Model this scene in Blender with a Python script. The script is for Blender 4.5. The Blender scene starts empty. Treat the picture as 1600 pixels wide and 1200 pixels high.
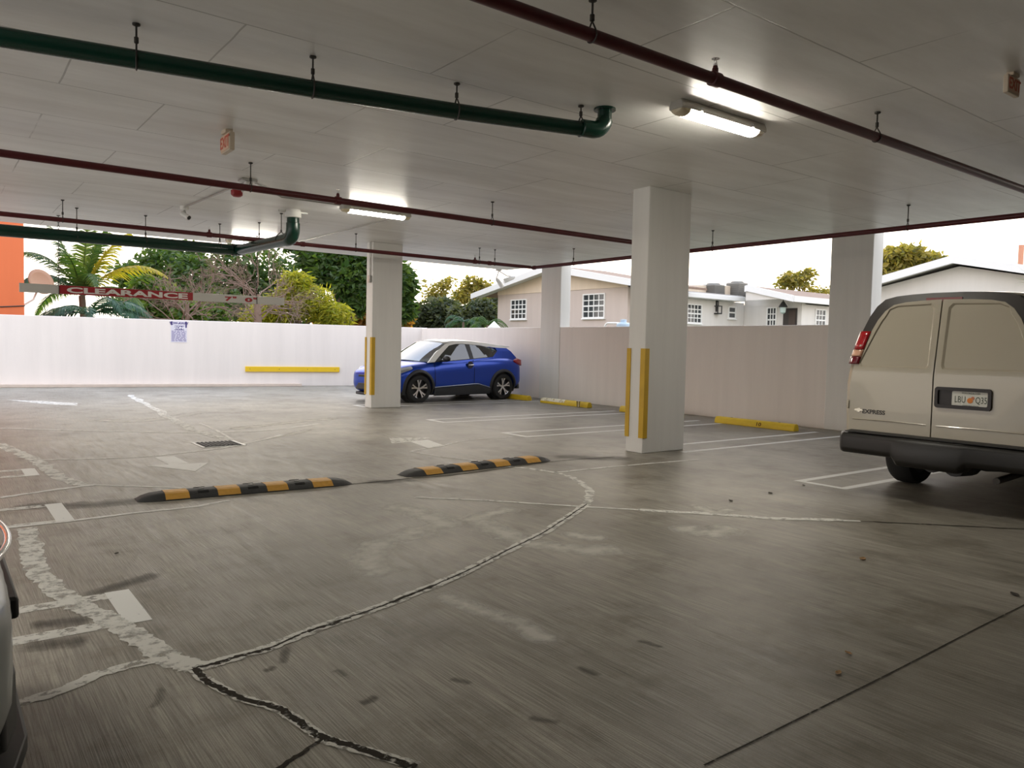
import bpy, bmesh, math, random
from mathutils import Vector, Matrix
R = math.radians; PI = math.pi
rnd = random.Random(7)
S = bpy.context.scene
COL = S.collection

# ------------------------------------------------------------------ camera
FPX, YAW, PITCH, ROLL, CH = 1199.62, R(37.2395), R(2.8677), R(1.2728), 1.5
fw = Vector((math.sin(YAW)*math.cos(PITCH), math.cos(YAW)*math.cos(PITCH), -math.sin(PITCH)))
_r0 = Vector((math.cos(YAW), -math.sin(YAW), 0)); _u0 = _r0.cross(fw)
cr = _r0*math.cos(ROLL) + _u0*math.sin(ROLL)
cu = _u0*math.cos(ROLL) - _r0*math.sin(ROLL)
cam = bpy.data.objects.new('camera', bpy.data.cameras.new('camera'))
COL.objects.link(cam)
M = Matrix((cr, cu, -fw)).transposed().to_4x4(); M.translation = (0, 0, CH)
cam.matrix_world = M
cam.data.sensor_fit = 'HORIZONTAL'; cam.data.sensor_width = 36; cam.data.lens = 36*FPX/1600
cam.data.clip_end = 500
S.camera = cam
O = Vector((0, 0, CH))
def ray(x, y): return fw + cr*((x-800)/FPX) - cu*((y-600)/FPX)
def onz(x, y, z=0.0): d = ray(x, y); return O + d*((z-CH)/d.z)
def onx(x, y, X): d = ray(x, y); return O + d*(X/d.x)
def ony(x, y, Y): d = ray(x, y); return O + d*(Y/d.y)
def far(x, y, dep): return O + ray(x, y)*dep
def zat(x, y, X, Y): d = ray(x, y); return CH + d.z*math.hypot(X, Y)/math.hypot(d.x, d.y)

CZ = 3.78          # ceiling height
XW = 13.95         # inner face of the wall along the stalls
YE = 18.8          # edge of the slab towards the garden wall
def YB(x): return 26.5 - 0.2*x     # inner face of the garden wall

# ------------------------------------------------------------------ materials
MATS = {}
def mat(name, col, rough=.6, metal=0, spec=.5, bump=0, bscale=40, var=0, vscale=6, coat=0, emit=0, trans=0):
    if name in MATS: return MATS[name]
    m = bpy.data.materials.new(name); m.use_nodes = True
    n, l = m.node_tree.nodes, m.node_tree.links
    b = n['Principled BSDF']
    b.inputs['Base Color'].default_value = (*col, 1); b.inputs['Roughness'].default_value = rough
    b.inputs['Metallic'].default_value = metal; b.inputs['Specular IOR Level'].default_value = spec
    b.inputs['Coat Weight'].default_value = coat; b.inputs['Coat Roughness'].default_value = .04
    if emit:
        b.inputs['Emission Color'].default_value = (*col, 1); b.inputs['Emission Strength'].default_value = emit
    if var or bump:
        tc = n.new('ShaderNodeTexCoord')
    if var:
        no = n.new('ShaderNodeTexNoise'); no.inputs['Scale'].default_value = vscale; no.inputs['Detail'].default_value = 5
        l.new(tc.outputs['Object'], no.inputs['Vector'])
        mx = n.new('ShaderNodeMix'); mx.data_type = 'RGBA'
        mx.inputs['A'].default_value = (*[c*(1-var) for c in col], 1)
        mx.inputs['B'].default_value = (*[min(1, c*(1+var)) for c in col], 1)
        l.new(no.outputs['Fac'], mx.inputs['Factor']); l.new(mx.outputs['Result'], b.inputs['Base Color'])
    if bump:
        nb = n.new('ShaderNodeTexNoise'); nb.inputs['Scale'].default_value = bscale; nb.inputs['Detail'].default_value = 4
        l.new(tc.outputs['Object'], nb.inputs['Vector'])
        bp = n.new('ShaderNodeBump'); bp.inputs['Strength'].default_value = bump; bp.inputs['Distance'].default_value = .01
        l.new(nb.outputs['Fac'], bp.inputs['Height']); l.new(bp.outputs['Normal'], b.inputs['Normal'])
    MATS[name] = m
    return m

def nodes(name):
    m = bpy.data.materials.new(name); m.use_nodes = True
    MATS[name] = m
    return m, m.node_tree.nodes, m.node_tree.links, m.node_tree.nodes['Principled BSDF']
def N(n, t, **kw):
    x = n.new(t)
    for k, v in kw.items():
        if k in x.inputs: x.inputs[k].default_value = v
        else: setattr(x, k, v)
    return x
def ramp(n, pts):
    r = n.new('ShaderNodeValToRGB'); e = r.color_ramp.elements
    while len(e) < len(pts): e.new(.5)
    for i, (p, c) in enumerate(pts):
        e[i].position = p; e[i].color = (*c, 1) if len(c) == 3 else c
    return r
def mixc(n, l, fac, a, b, mode='MIX'):
    m = n.new('ShaderNodeMix'); m.data_type = 'RGBA'; m.blend_type = mode
    for key, v in (('Factor', fac), ('A', a), ('B', b)):
        if isinstance(v, (int, float)): m.inputs[key].default_value = v
        elif isinstance(v, tuple): m.inputs[key].default_value = (*v, 1)
        else: l.new(v, m.inputs[key])
    return m.outputs['Result']
def math_(n, l, op, a, b=None):
    m = n.new('ShaderNodeMath'); m.operation = op
    for i, v in enumerate((a, b)):
        if v is None: continue
        if isinstance(v, (int, float)): m.inputs[i].default_value = v
        else: l.new(v, m.inputs[i])
    return m.outputs[0]

def floor_material():
    m, n, l, b = nodes('broomed_concrete')
    tc = n.new('ShaderNodeTexCoord')
    def noise(scale, sx, sy, det=6, rough=.55):
        mp = N(n, 'ShaderNodeMapping'); mp.inputs['Scale'].default_value = (sx, sy, 1)
        l.new(tc.outputs['Object'], mp.inputs['Vector'])
        t = N(n, 'ShaderNodeTexNoise', Scale=scale, Detail=det, Roughness=rough)
        l.new(mp.outputs['Vector'], t.inputs['Vector']); return t.outputs['Fac']
    fine = noise(60, 2.6, .05, 5)        # broom streaks along Y
    mid = noise(9, 1.5, .14, 5)
    wide = noise(.5, 1.2, .7, 7, .6)
    grit = noise(140, 1, 1, 3, .7)
    blot = noise(1.6, 1, 1, 8, .7)
    c = ramp(n, [(.30, (.205, .190, .158)), (.70, (.385, .365, .318))]); l.new(wide, c.inputs[0])
    s1 = ramp(n, [(.34, (.72, .71, .69)), (.66, (1.22, 1.22, 1.22))]); l.new(mid, s1.inputs[0])
    col = mixc(n, l, .75, c.outputs[0], s1.outputs[0], 'MULTIPLY')
    s2 = ramp(n, [(.34, (.62, .61, .60)), (.68, (1.36, 1.36, 1.36))]); l.new(fine, s2.inputs[0])
    col = mixc(n, l, .8, col, s2.outputs[0], 'MULTIPLY')
    s3 = ramp(n, [(.36, (.60, .57, .52)), (.50, (1, 1, 1)), (.66, (1.12, 1.12, 1.12))]); l.new(blot, s3.inputs[0])
    col = mixc(n, l, .7, col, s3.outputs[0], 'MULTIPLY')
    s4 = ramp(n, [(.3, (.82, .82, .82)), (.7, (1.14, 1.14, 1.14))]); l.new(grit, s4.inputs[0])
    col = mixc(n, l, .8, col, s4.outputs[0], 'MULTIPLY')
    l.new(col, b.inputs['Base Color'])
    rr = ramp(n, [(.3, (.32,)*3), (.7, (.50,)*3)]); l.new(mid, rr.inputs[0])
    l.new(rr.outputs[0], b.inputs['Roughness']); b.inputs['Specular IOR Level'].default_value = .16
    bp = N(n, 'ShaderNodeBump', Strength=.6, Distance=.004); l.new(fine, bp.inputs['Height'])
    l.new(bp.outputs['Normal'], b.inputs['Normal'])
    return m

def ceiling_material():
    m, n, l, b = nodes('painted_slab_soffit')
    tc = n.new('ShaderNodeTexCoord')
    mp = N(n, 'ShaderNodeMapping'); mp.inputs['Location'].default_value = (.55, .35, 0)
    l.new(tc.outputs['Object'], mp.inputs['Vector'])
    wob = N(n, 'ShaderNodeTexNoise', Scale=.8, Detail=3); l.new(tc.outputs['Object'], wob.inputs['Vector'])
    va = N(n, 'ShaderNodeVectorMath', operation='SCALE'); l.new(wob.outputs['Color'], va.inputs[0]); va.inputs['Scale'].default_value = .05
    vb = N(n, 'ShaderNodeVectorMath', operation='ADD'); l.new(mp.outputs['Vector'], vb.inputs[0]); l.new(va.outputs[0], vb.inputs[1])
    br = N(n, 'ShaderNodeTexBrick'); br.offset = .37
    for k, v in (('Scale', 1.0), ('Mortar Size', .009), ('Mortar Smooth', .3), ('Brick Width', 2.44), ('Row Height', 1.22)): br.inputs[k].default_value = v
    l.new(vb.outputs[0], br.inputs['Vector'])
    msk = N(n, 'ShaderNodeTexNoise', Scale=.7, Detail=4); l.new(tc.outputs['Object'], msk.inputs['Vector'])
    mr = ramp(n, [(.36, (0, 0, 0)), (.50, (1, 1, 1))]); l.new(msk.outputs['Fac'], mr.inputs[0])
    line = math_(n, l, 'MULTIPLY', br.outputs['Fac'], mr.outputs[0])
    st = N(n, 'ShaderNodeMapping'); st.inputs['Scale'].default_value = (.35, 1.6, 1)
    l.new(tc.outputs['Object'], st.inputs['Vector'])
    no = N(n, 'ShaderNodeTexNoise', Scale=1.3, Detail=8, Roughness=.62); l.new(st.outputs['Vector'], no.inputs['Vector'])
    c = ramp(n, [(.28, (.70, .685, .65)), (.66, (.88, .875, .85))]); l.new(no.outputs['Fac'], c.inputs[0])
    col = mixc(n, l, math_(n, l, 'MULTIPLY', line, .6), c.outputs[0], (.22, .205, .18))
    sp = N(n, 'ShaderNodeTexNoise', Scale=2.3, Detail=10, Roughness=.75); l.new(tc.outputs['Object'], sp.inputs['Vector'])
    sr = ramp(n, [(.66, (0, 0, 0)), (.74, (1, 1, 1))]); l.new(sp.outputs['Fac'], sr.inputs[0])
    col = mixc(n, l, math_(n, l, 'MULTIPLY', sr.outputs[0], .35), col, (.30, .27, .22))
    l.new(col, b.inputs['Base Color'])
    b.inputs['Roughness'].default_value = .38; b.inputs['Specular IOR Level'].default_value = .5
    h = math_(n, l, 'SUBTRACT', no.outputs['Fac'], math_(n, l, 'MULTIPLY', line, .12))
    bp = N(n, 'ShaderNodeBump', Strength=.25, Distance=.02); l.new(h, bp.inputs['Height']); l.new(bp.outputs['Normal'], b.inputs['Normal'])
    return m

def wall_material(name, col, streak=.10):
    m, n, l, b = nodes(name)
    tc = n.new('ShaderNodeTexCoord')
    mp = N(n, 'ShaderNodeMapping'); mp.inputs['Scale'].default_value = (1.5, 1.5, .12); l.new(tc.outputs['Object'], mp.inputs['Vector'])
    a = N(n, 'ShaderNodeTexNoise', Scale=2.2, Detail=6, Roughness=.6); l.new(mp.outputs['Vector'], a.inputs['Vector'])
    c = ramp(n, [(.3, tuple(x*(1-streak) for x in col)), (.7, tuple(min(1, x*(1+streak*.5)) for x in col))]); l.new(a.outputs['Fac'], c.inputs[0])
    l.new(c.outputs[0], b.inputs['Base Color'])
    b.inputs['Roughness'].default_value = .62
    f = N(n, 'ShaderNodeTexNoise', Scale=55, Detail=4); l.new(tc.outputs['Object'], f.inputs['Vector'])
    bp = N(n, 'ShaderNodeBump', Strength=.25, Distance=.006); l.new(f.outputs['Fac'], bp.inputs['Height']); l.new(bp.outputs['Normal'], b.inputs['Normal'])
    return m

def worn_material(name, col, lo, hi, scale=14, rough=.5, cap=1.0, stretch=(1, 1, 1)):
    """paint, filler or bloom that has worn away in ragged patches"""
    m, n, l, b = nodes(name)
    tc = n.new('ShaderNodeTexCoord')
    mp = N(n, 'ShaderNodeMapping'); mp.inputs['Scale'].default_value = stretch; l.new(tc.outputs['Object'], mp.inputs['Vector'])
    a = N(n, 'ShaderNodeTexNoise', Scale=scale, Detail=8, Roughness=.7); l.new(mp.outputs['Vector'], a.inputs['Vector'])
    r = ramp(n, [(lo, (0, 0, 0)), (hi, (cap,)*3)]); l.new(a.outputs['Fac'], r.inputs[0])
    b.inputs['Base Color'].default_value = (*col, 1); b.inputs['Roughness'].default_value = rough; b.inputs['Specular IOR Level'].default_value = .1
    l.new(r.outputs[0], b.inputs['Alpha'])
    return m

def soft_stain_material(name, col, cap):
    """a bloom whose density thins towards the edge of its own ribbon (the ribbon carries a 0..1 density)"""
    m, n, l, b = nodes(name)
    at = N(n, 'ShaderNodeAttribute', attribute_name='bloom')
    tc = n.new('ShaderNodeTexCoord')
    a = N(n, 'ShaderNodeTexNoise', Scale=4.5, Detail=9, Roughness=.72); l.new(tc.outputs['Object'], a.inputs['Vector'])
    s = math_(n, l, 'SUBTRACT', math_(n, l, 'ADD', at.outputs['Fac'], math_(n, l, 'MULTIPLY', a.outputs['Fac'], 1.6)), 1.1)
    r = ramp(n, [(0, (0, 0, 0)), (.75, (cap,)*3)]); l.new(s, r.inputs[0])
    b.inputs['Base Color'].default_value = (*col, 1); b.inputs['Roughness'].default_value = .6; b.inputs['Specular IOR Level'].default_value = .1
    l.new(r.outputs[0], b.inputs['Alpha'])
    return m

def leaf_material(name, c1, c2, trans=.45, rough=.45):
    m, n, l, b = nodes(name)
    g = n.new('ShaderNodeNewGeometry')
    r = ramp(n, [(0, c1), (1, c2)]); l.new(g.outputs['Random Per Island'], r.inputs[0])
    l.new(r.outputs[0], b.inputs['Base Color']); b.inputs['Roughness'].default_value = rough
    t = n.new('ShaderNodeBsdfTranslucent')
    col = mixc(n, l, 1.0, r.outputs[0], (1.5, 1.45, .6), 'MULTIPLY'); l.new(col, t.inputs['Color'])
    mx = n.new('ShaderNodeMixShader'); mx.inputs[0].default_value = trans
    l.new(b.outputs[0], mx.inputs[1]); l.new(t.outputs[0], mx.inputs[2])
    l.new(mx.outputs[0], n['Material Output'].inputs['Surface'])
    return m

def glass_material(name, tint, gloss=.12):
    m, n, l, b = nodes(name)
    t = N(n, 'ShaderNodeBsdfTransparent'); t.inputs['Color'].default_value = (*tint, 1)
    g = N(n, 'ShaderNodeBsdfGlossy'); g.inputs['Roughness'].default_value = .02
    fr = N(n, 'ShaderNodeFresnel', IOR=1.52)
    f = math_(n, l, 'ADD', fr.outputs[0], gloss)
    mx = n.new('ShaderNodeMixShader'); l.new(f, mx.inputs[0]); l.new(t.outputs[0], mx.inputs[1]); l.new(g.outputs[0], mx.inputs[2])
    l.new(mx.outputs[0], n['Material Output'].inputs['Surface'])
    return m

m_floor = floor_material(); m_ceil = ceiling_material()
m_wall = wall_material('painted_wall', (.80, .742, .70), .05); m_col = wall_material('painted_column', (.74, .73, .70), .07)
m_red = mat('red_pipe_paint', (.085, .006, .009), .42, var=.2, vscale=3)
m_green = mat('green_pipe_paint', (.003, .034, .021), .26, var=.15, vscale=2)
m_rod = mat('dark_steel_rod', (.06, .055, .05), .5, .6)
m_steel = mat('galvanised_steel', (.42, .42, .40), .42, .8, var=.1)
m_yellow = mat('yellow_guard_paint', (.55, .335, .012), .5, var=.18, vscale=5)
m_yellow2 = mat('yellow_stop_paint', (.72, .50, .02), .55, var=.15, vscale=7, bump=.2)
m_black = mat('black_rubber', (.028, .028, .028), .62, bump=.3, bscale=80, var=.3, vscale=10)
m_tire = mat('tyre_rubber', (.012, .012, .012), .75)
m_blackp = mat('black_plastic', (.018, .018, .019), .5)
m_stripe = mat('yellow_reflective_stripe', (.62, .33, .06), .55, var=.2, vscale=25)
m_white = mat('white_enamel', (.80, .79, .76), .45)
m_cream = mat('cream_plastic', (.62, .52, .40), .5)
m_line = worn_material('white_road_paint', (.80, .80, .77), .26, .38, 16, .55, 1.0, (1, .5, 1))
m_lineworn = worn_material('worn_road_paint', (.76, .75, .70), .38, .50, 12, .55, .9)
m_seal = worn_material('pale_crack_sealant', (.76, .75, .70), .34, .52, 9, .6, .9)
m_chalk = worn_material('thin_pale_crack_line', (.80, .79, .75), .30, .46, 10, .6, .95)
m_crack = worn_material('dark_open_crack', (.040, .035, .028), .34, .46, 18, .9, 1)
m_stain = soft_stain_material('white_mineral_bloom', (.72, .70, .64), .75)
m_dark = soft_stain_material('dark_damp_stain', (.045, .040, .034), .42)
m_chrome = mat('chrome', (.75, .75, .75), .12, 1)
m_alloy = mat('machined_alloy', (.66, .66, .67), .25, .9)
m_glass = glass_material('car_glass', (.42, .50, .50), .10)
m_wind = glass_material('windshield_glass', (.40, .50, .52), .30)
m_redlens = mat('red_lens', (.36, .006, .010), .15, coat=.6)
m_amber = mat('amber_lens', (.62, .34, .22), .2, coat=.4)

# ------------------------------------------------------------------ helpers
ORG = {}
def tag(o, label=None, cat=None, group=None, kind=None):
    if label: o['label'] = label
    if cat: o['category'] = cat
    if group: o['group'] = group
    if kind: o['kind'] = kind
    return o
def thing(name, label, cat, loc=(0, 0, 0), rz=0, group=None, kind=None, scale=1):
    o = bpy.data.objects.new(name, None); COL.objects.link(o)
    o.location = loc; o.rotation_euler = (0, 0, rz); o.scale = (scale,)*3
    o.empty_display_size = .1
    ORG[o.name] = Vector(loc)
    return tag(o, label, cat, group, kind)
def localthing(*a, **k):
    o = thing(*a, **k); ORG[o.name] = Vector((0, 0, 0)); return o
def dup(root, loc, label, rz=None, name=None):
    r = root.copy(); COL.objects.link(r); r.location = loc
    if rz is not None: r.rotation_euler = (0, 0, rz)
    r['label'] = label
    for ch in list(root.children):
        c = ch.copy(); COL.objects.link(c); c.parent = r
        for g in ch.children:
            d = g.copy(); COL.objects.link(d); d.parent = c
    return r

class MB:
    def __init__(s): s.v = []; s.f = []; s.att = None
    def add(s, vs, fs):
        o = len(s.v); s.v += [Vector(v) for v in vs]; s.f += [[i+o for i in f] for f in fs]; return s
    def box(s, a, b, m=None):
        (x0, y0, z0), (x1, y1, z1) = a, b
        vs = [Vector(p) for p in ((x0,y0,z0),(x1,y0,z0),(x1,y1,z0),(x0,y1,z0),(x0,y0,z1),(x1,y0,z1),(x1,y1,z1),(x0,y1,z1))]
        if m is not None: vs = [m @ v for v in vs]
        return s.add(vs, [(3,2,1,0),(4,5,6,7),(0,1,5,4),(1,2,6,5),(2,3,7,6),(3,0,4,7)])
    def cbox(s, c, d, m=None):
        c = Vector(c); d = Vector(d)/2
        return s.box(c-d, c+d, m)
    def tube(s, pts, r, n=12, caps=True):
        pts = [Vector(p) for p in pts]; k = len(pts)
        rs = r if isinstance(r, (list, tuple)) else [r]*k
        t0 = (pts[1]-pts[0]).normalized()
        a = t0.cross(Vector((0, 0, 1)));
        if a.length < 1e-3: a = t0.cross(Vector((0, 1, 0)))
        a.normalize(); o = len(s.v)
        for i, p in enumerate(pts):
            if i == 0: t = t0
            elif i == k-1: t = (pts[i]-pts[i-1]).normalized()
            else: t = ((pts[i+1]-pts[i]).normalized() + (pts[i]-pts[i-1]).normalized()).normalized()
            a = (a - t*a.dot(t)).normalized(); b = t.cross(a)
            for j in range(n):
                q = 2*PI*j/n
                s.v.append(p + (a*math.cos(q) + b*math.sin(q))*rs[i])
        for i in range(k-1):
            for j in range(n):
                s.f.append([o+i*n+j, o+i*n+(j+1) % n, o+(i+1)*n+(j+1) % n, o+(i+1)*n+j])
        if caps:
            s.f.append([o+j for j in range(n)][::-1]); s.f.append([o+(k-1)*n+j for j in range(n)])
        return s
    def lathe(s, prof, c, axis='z', n=32, closed=False):
        """prof: (radius, along-axis) pairs"""
        o = len(s.v); k = len(prof); c = Vector(c)
        for r, h in prof:
            for j in range(n):
                q = 2*PI*j/n; u, w = r*math.cos(q), r*math.sin(q)
                s.v.append(c + Vector({'z': (u, w, h), 'y': (u, h, w), 'x': (h, u, w)}[axis]))
        for i in range(k if closed else k-1):
            for j in range(n):
                i2 = (i+1) % k
                s.f.append([o+i*n+j, o+i*n+(j+1) % n, o+i2*n+(j+1) % n, o+i2*n+j])
        if not closed:
            for e in (0, k-1):
                if prof[e][0] > 1e-4: s.f.append([o+e*n+j for j in range(n)])
        return s
    def prism(s, poly, fn, a, b):
        """poly of (u,v); fn(u,v,w)->xyz; extruded w from a to b"""
        k = len(poly)
        vs = [fn(u, v, a) for u, v in poly] + [fn(u, v, b) for u, v in poly]
        fs = [list(range(k))[::-1], list(range(k, 2*k))] + [[i, (i+1) % k, k+(i+1) % k, k+i] for i in range(k)]
        return s.add(vs, fs)
    def grid(s, rows):
        k = len(rows[0]); o = len(s.v)
        for r in rows: s.v += [Vector(p) for p in r]
        for i in range(len(rows)-1):
            for j in range(k-1): s.f.append([o+i*k+j, o+i*k+j+1, o+(i+1)*k+j+1, o+(i+1)*k+j])
        return s
    def loft(s, rings, caps=True):
        k = len(rings[0]); o = len(s.v)
        for r in rings: s.v += [Vector(p) for p in r]
        for i in range(len(rings)-1):
            for j in range(k): s.f.append([o+i*k+j, o+i*k+(j+1) % k, o+(i+1)*k+(j+1) % k, o+(i+1)*k+j])
        if caps: s.f.append([o+j for j in range(k)][::-1]); s.f.append([o+(len(rings)-1)*k+j for j in range(k)])
        return s
    def ball(s, c, r, n=10, sc=(1, 1, 1)):
        c = Vector(c); o = len(s.v); h = n//2+1
        for i in range(h+1):
            t = PI*i/h
            for j in range(n):
                q = 2*PI*j/n
                s.v.append(c + Vector((r*sc[0]*math.sin(t)*math.cos(q), r*sc[1]*math.sin(t)*math.sin(q), r*sc[2]*math.cos(t))))
        for i in range(h):
            for j in range(n): s.f.append([o+i*n+j, o+i*n+(j+1) % n, o+(i+1)*n+(j+1) % n, o+(i+1)*n+j])
        return s
    def build(s, name, m, parent=None, smooth=None, bevel=0, seg=2, sub=0, solid=0, org=None, merge=True):
        me = bpy.data.meshes.new(name)
        og = org if org is not None else (ORG[parent.name] if parent else Vector((0, 0, 0)))
        og = Vector(og)
        me.from_pydata([v-og for v in s.v], [], s.f)
        if merge:
            bm = bmesh.new(); bm.from_mesh(me)
            bmesh.ops.remove_doubles(bm, verts=bm.verts, dist=1e-5)
            bmesh.ops.recalc_face_normals(bm, faces=bm.faces); bm.to_mesh(me); bm.free()
        elif s.att is not None:
            a = me.attributes.new('bloom', 'FLOAT', 'POINT')
            for i, x in enumerate(s.att): a.data[i].value = x
        me.materials.append(m)
        if smooth is not None:
            me.shade_smooth(); me.set_sharp_from_angle(angle=R(smooth))
        o = bpy.data.objects.new(name, me); COL.objects.link(o)
        if parent is not None: o.parent = parent; ORG[o.name] = og
        else: o.location = og; ORG[o.name] = og
        if solid:
            q = o.modifiers.new('solid', 'SOLIDIFY'); q.thickness = solid; q.offset = 0
        if sub:
            q = o.modifiers.new('sub', 'SUBSURF'); q.levels = q.render_levels = sub
        if bevel:
            q = o.modifiers.new('bevel', 'BEVEL'); q.width = bevel; q.segments = seg; q.limit_method = 'ANGLE'; q.angle_limit = R(40)
            me.shade_smooth()
            if smooth is None: me.set_sharp_from_angle(angle=R(50))
        return o

def apply_mods(o):
    dg = bpy.context.evaluated_depsgraph_get()
    me = bpy.data.meshes.new_from_object(o.evaluated_get(dg)); o.modifiers.clear(); old = o.data; o.data = me
    bpy.data.meshes.remove(old)
def cut(o, mb):
    c = mb.build('cutter', m_blackp); c.parent = o.parent; bpy.context.view_layer.update()
    q = o.modifiers.new('cut', 'BOOLEAN'); q.object = c; q.operation = 'DIFFERENCE'; q.solver = 'EXACT'
    apply_mods(o); me = c.data; bpy.data.objects.remove(c); bpy.data.meshes.remove(me)

def text(body, size, m, parent, mtx, name='lettering', bold=0, sx=1, ext=.001, align='CENTER', spacing=1):
    cv = bpy.data.curves.new(name, 'FONT'); cv.body = body; cv.size = size; cv.align_x = align; cv.align_y = 'CENTER'
    cv.offset = bold; cv.extrude = ext; cv.space_character = spacing; cv.resolution_u = 3
    t = bpy.data.objects.new(name, cv); COL.objects.link(t)
    dg = bpy.context.evaluated_depsgraph_get(); dg.update()
    me = bpy.data.meshes.new_from_object(t.evaluated_get(dg)); bpy.data.objects.remove(t); bpy.data.curves.remove(cv)
    me.transform(Matrix.Diagonal((sx, 1, 1, 1))); me.transform(mtx)
    me.materials.clear(); me.materials.append(m); me.name = name
    o = bpy.data.objects.new(name, me); COL.objects.link(o)
    if parent: o.parent = parent
    return o
def frame(o, x, y):
    x = Vector(x).normalized(); y = Vector(y).normalized(); z = x.cross(y)
    m = Matrix((x, y, z)).transposed().to_4x4(); m.translation = Vector(o); return m

def poly_holes(outer, holes, fn):
    """a flat polygon with holes as a mesh builder; fn maps (u,v)->xyz"""
    bm = bmesh.new(); es = []
    for loop in [outer]+holes:
        vs = [bm.verts.new((u, v, 0)) for u, v in loop]
        es += [bm.edges.new((vs[i], vs[(i+1) % len(vs)])) for i in range(len(vs))]
    bmesh.ops.triangle_fill(bm, use_beauty=True, edges=es)
    bm.verts.index_update()
    mb = MB(); mb.add([fn(v.co.x, v.co.y) for v in bm.verts], [[v.index for v in f.verts] for f in bm.faces]); bm.free()
    return mb
def rrect(x0, y0, x1, y1, r, n=4):
    out = []
    for cx, cy, a in ((x1-r, y1-r, 0), (x0+r, y1-r, 90), (x0+r, y0+r, 180), (x1-r, y0+r, 270)):
        for i in range(n+1):
            q = R(a+90*i/n); out.append((cx+r*math.cos(q), cy+r*math.sin(q)))
    return out
def elbow(p, d1, d2, rad, n=8):
    """points of a quarter bend at corner p, arriving along d1 and leaving along d2"""
    p, d1, d2 = Vector(p), Vector(d1).normalized(), Vector(d2).normalized()
    c = p - d1*rad + d2*rad
    return [c + (-d2*math.cos(t) + d1*math.sin(t))*rad for t in [PI/2*i/n for i in range(n+1)]]
def spline(pts, n=6):
    pts = [Vector(p) for p in pts]; out = []
    q = [pts[0]*2-pts[1]] + pts + [pts[-1]*2-pts[-2]]
    for i in range(1, len(q)-2):
        for k in range(n):
            t = k/n; a, b, c, d = q[i-1:i+3]
            out.append(.5*((2*b) + (c-a)*t + (2*a-5*b+4*c-d)*t*t + (3*b-a-3*c+d)*t**3))
    out.append(pts[-1]); return out

# ================================================================== the setting
gb = MB(); gb.box((-60, -40, -.5), (110, 140, -.08))
tag(gb.build('ground', mat('bare_ground', (.10, .11, .06), .9, var=.4, vscale=.5)), kind='structure')
floor = MB().box((-6, -14, -.2), (XW+.5, 27.8, 0)).build('floor', m_floor); tag(floor, kind='structure')
tag(MB().box((-6.3, -14.3, CZ), (XW+.05, YE, CZ+.32)).build('ceiling', m_ceil), kind='structure')
wm = MB()
wm.prism([(-6, YB(-6)), (XW+.2, YB(XW+.2)), (XW+.2, YB(XW+.2)+.2), (-6, YB(-6)+.2)], lambda u, v, w: (u, v, w), 0, 2.06)
tag(wm.build('wall_back', m_wall, bevel=.012), kind='structure')
tag(MB().box((XW, 1.0, 0), (XW+.2, YB(XW)+.05, 2.04)).build('wall_right', m_wall, bevel=.012), kind='structure')
tag(MB().box((XW, -14, 0), (XW+.2, 1.0, CZ)).build('wall_right_solid', m_wall), kind='structure')
tag(MB().box((-6.2, -14, 0), (-6, 1.5, CZ)).build('wall_left', m_wall), kind='structure')
tag(MB().box((-6.2, -14.2, 0), (XW+.2, -14, CZ)).build('wall_front', m_wall), kind='structure')
tag(MB().box((-45, -40, -.3), (-6, 29.5, -.01)).build('bounce_driveway', mat('pale_driveway', (.52, .50, .46), .8, var=.12, vscale=1)), kind='structure')  # pale ground added out of view to bounce daylight onto the ceiling
# pale curb in front of the garden wall
cb = MB().prism([(-6, YB(-6)-.55), (9.8, YB(9.8)-.18), (9.8, YB(9.8)+.01), (-6, YB(-6)+.01)], lambda u, v, w: (u, v, w), 0, .09)
tag(cb.build('trim_curb', mat('pale_curb', (.66, .55, .47), .7, var=.12), bevel=.01), kind='structure')

def column(x0, y0, x1, y1, z0=0, z1=CZ):
    return tag(MB().box((x0, y0, z0), (x1, y1, z1)).build('column', m_col, org=((x0+x1)/2, (y0+y1)/2, z0), bevel=.012), kind='structure')
cA = column(8.08, 7.53, 8.97, 7.86); cB = column(8.04, 15.88, 8.80, 16.2)
cC = column(XW-.015, 7.38, XW+.35, 8.22); cD = column(XW-.015, 16.2, XW+.35, 17.05)
tag(cA, 'nearer free-standing square white column with two yellow corner guards, behind the speed bumps', 'column')
tag(cB, 'farther free-standing white column beside the nose of the blue car', 'column')
tag(cC, 'white column set in the side wall just left of the van roof', 'column')
tag(cD, 'white column set in the side wall behind the blue car, rising before the beige house', 'column')
for (c, y0, y1, x0, cz0, cz1, w) in ((cA, 7.53, 7.86, 8.08, .22, 1.50, .17), (cB, 15.88, 16.2, 8.04, .30, 1.62, .20)):
    # angle guards: one on each corner that faces the drive aisle
    for yy, sgn in ((y0, 1), (y1, -1)):
        t = .014
        g = MB()
        if sgn == 1:
            g.prism([(x0-t, yy-t), (x0+.075, yy-t), (x0+.075, yy), (x0, yy), (x0, yy+.075), (x0-t, yy+.075)], lambda u, v, z: (u, v, z), cz0, cz1)
        else:
            g.prism([(x0-t, yy+t), (x0+.075, yy+t), (x0+.075, yy), (x0, yy), (x0, yy-.06), (x0-t, yy-.06)], lambda u, v, z: (u, v, z), cz0, cz1)
        tag(g.build('corner_guard', m_yellow, cA if c is cA else cB), 'yellow corner guard')
# junction box and conduit on the far column
MB().tube([(8.015, 15.98, 3.0), (8.015, 15.98, CZ)], .016, 8).build('conduit', m_steel, cB, smooth=40)
MB().box((7.98, 15.93, 2.86), (8.035, 16.03, 3.02)).build('junction_box', m_steel, cB, bevel=.008)

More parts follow.
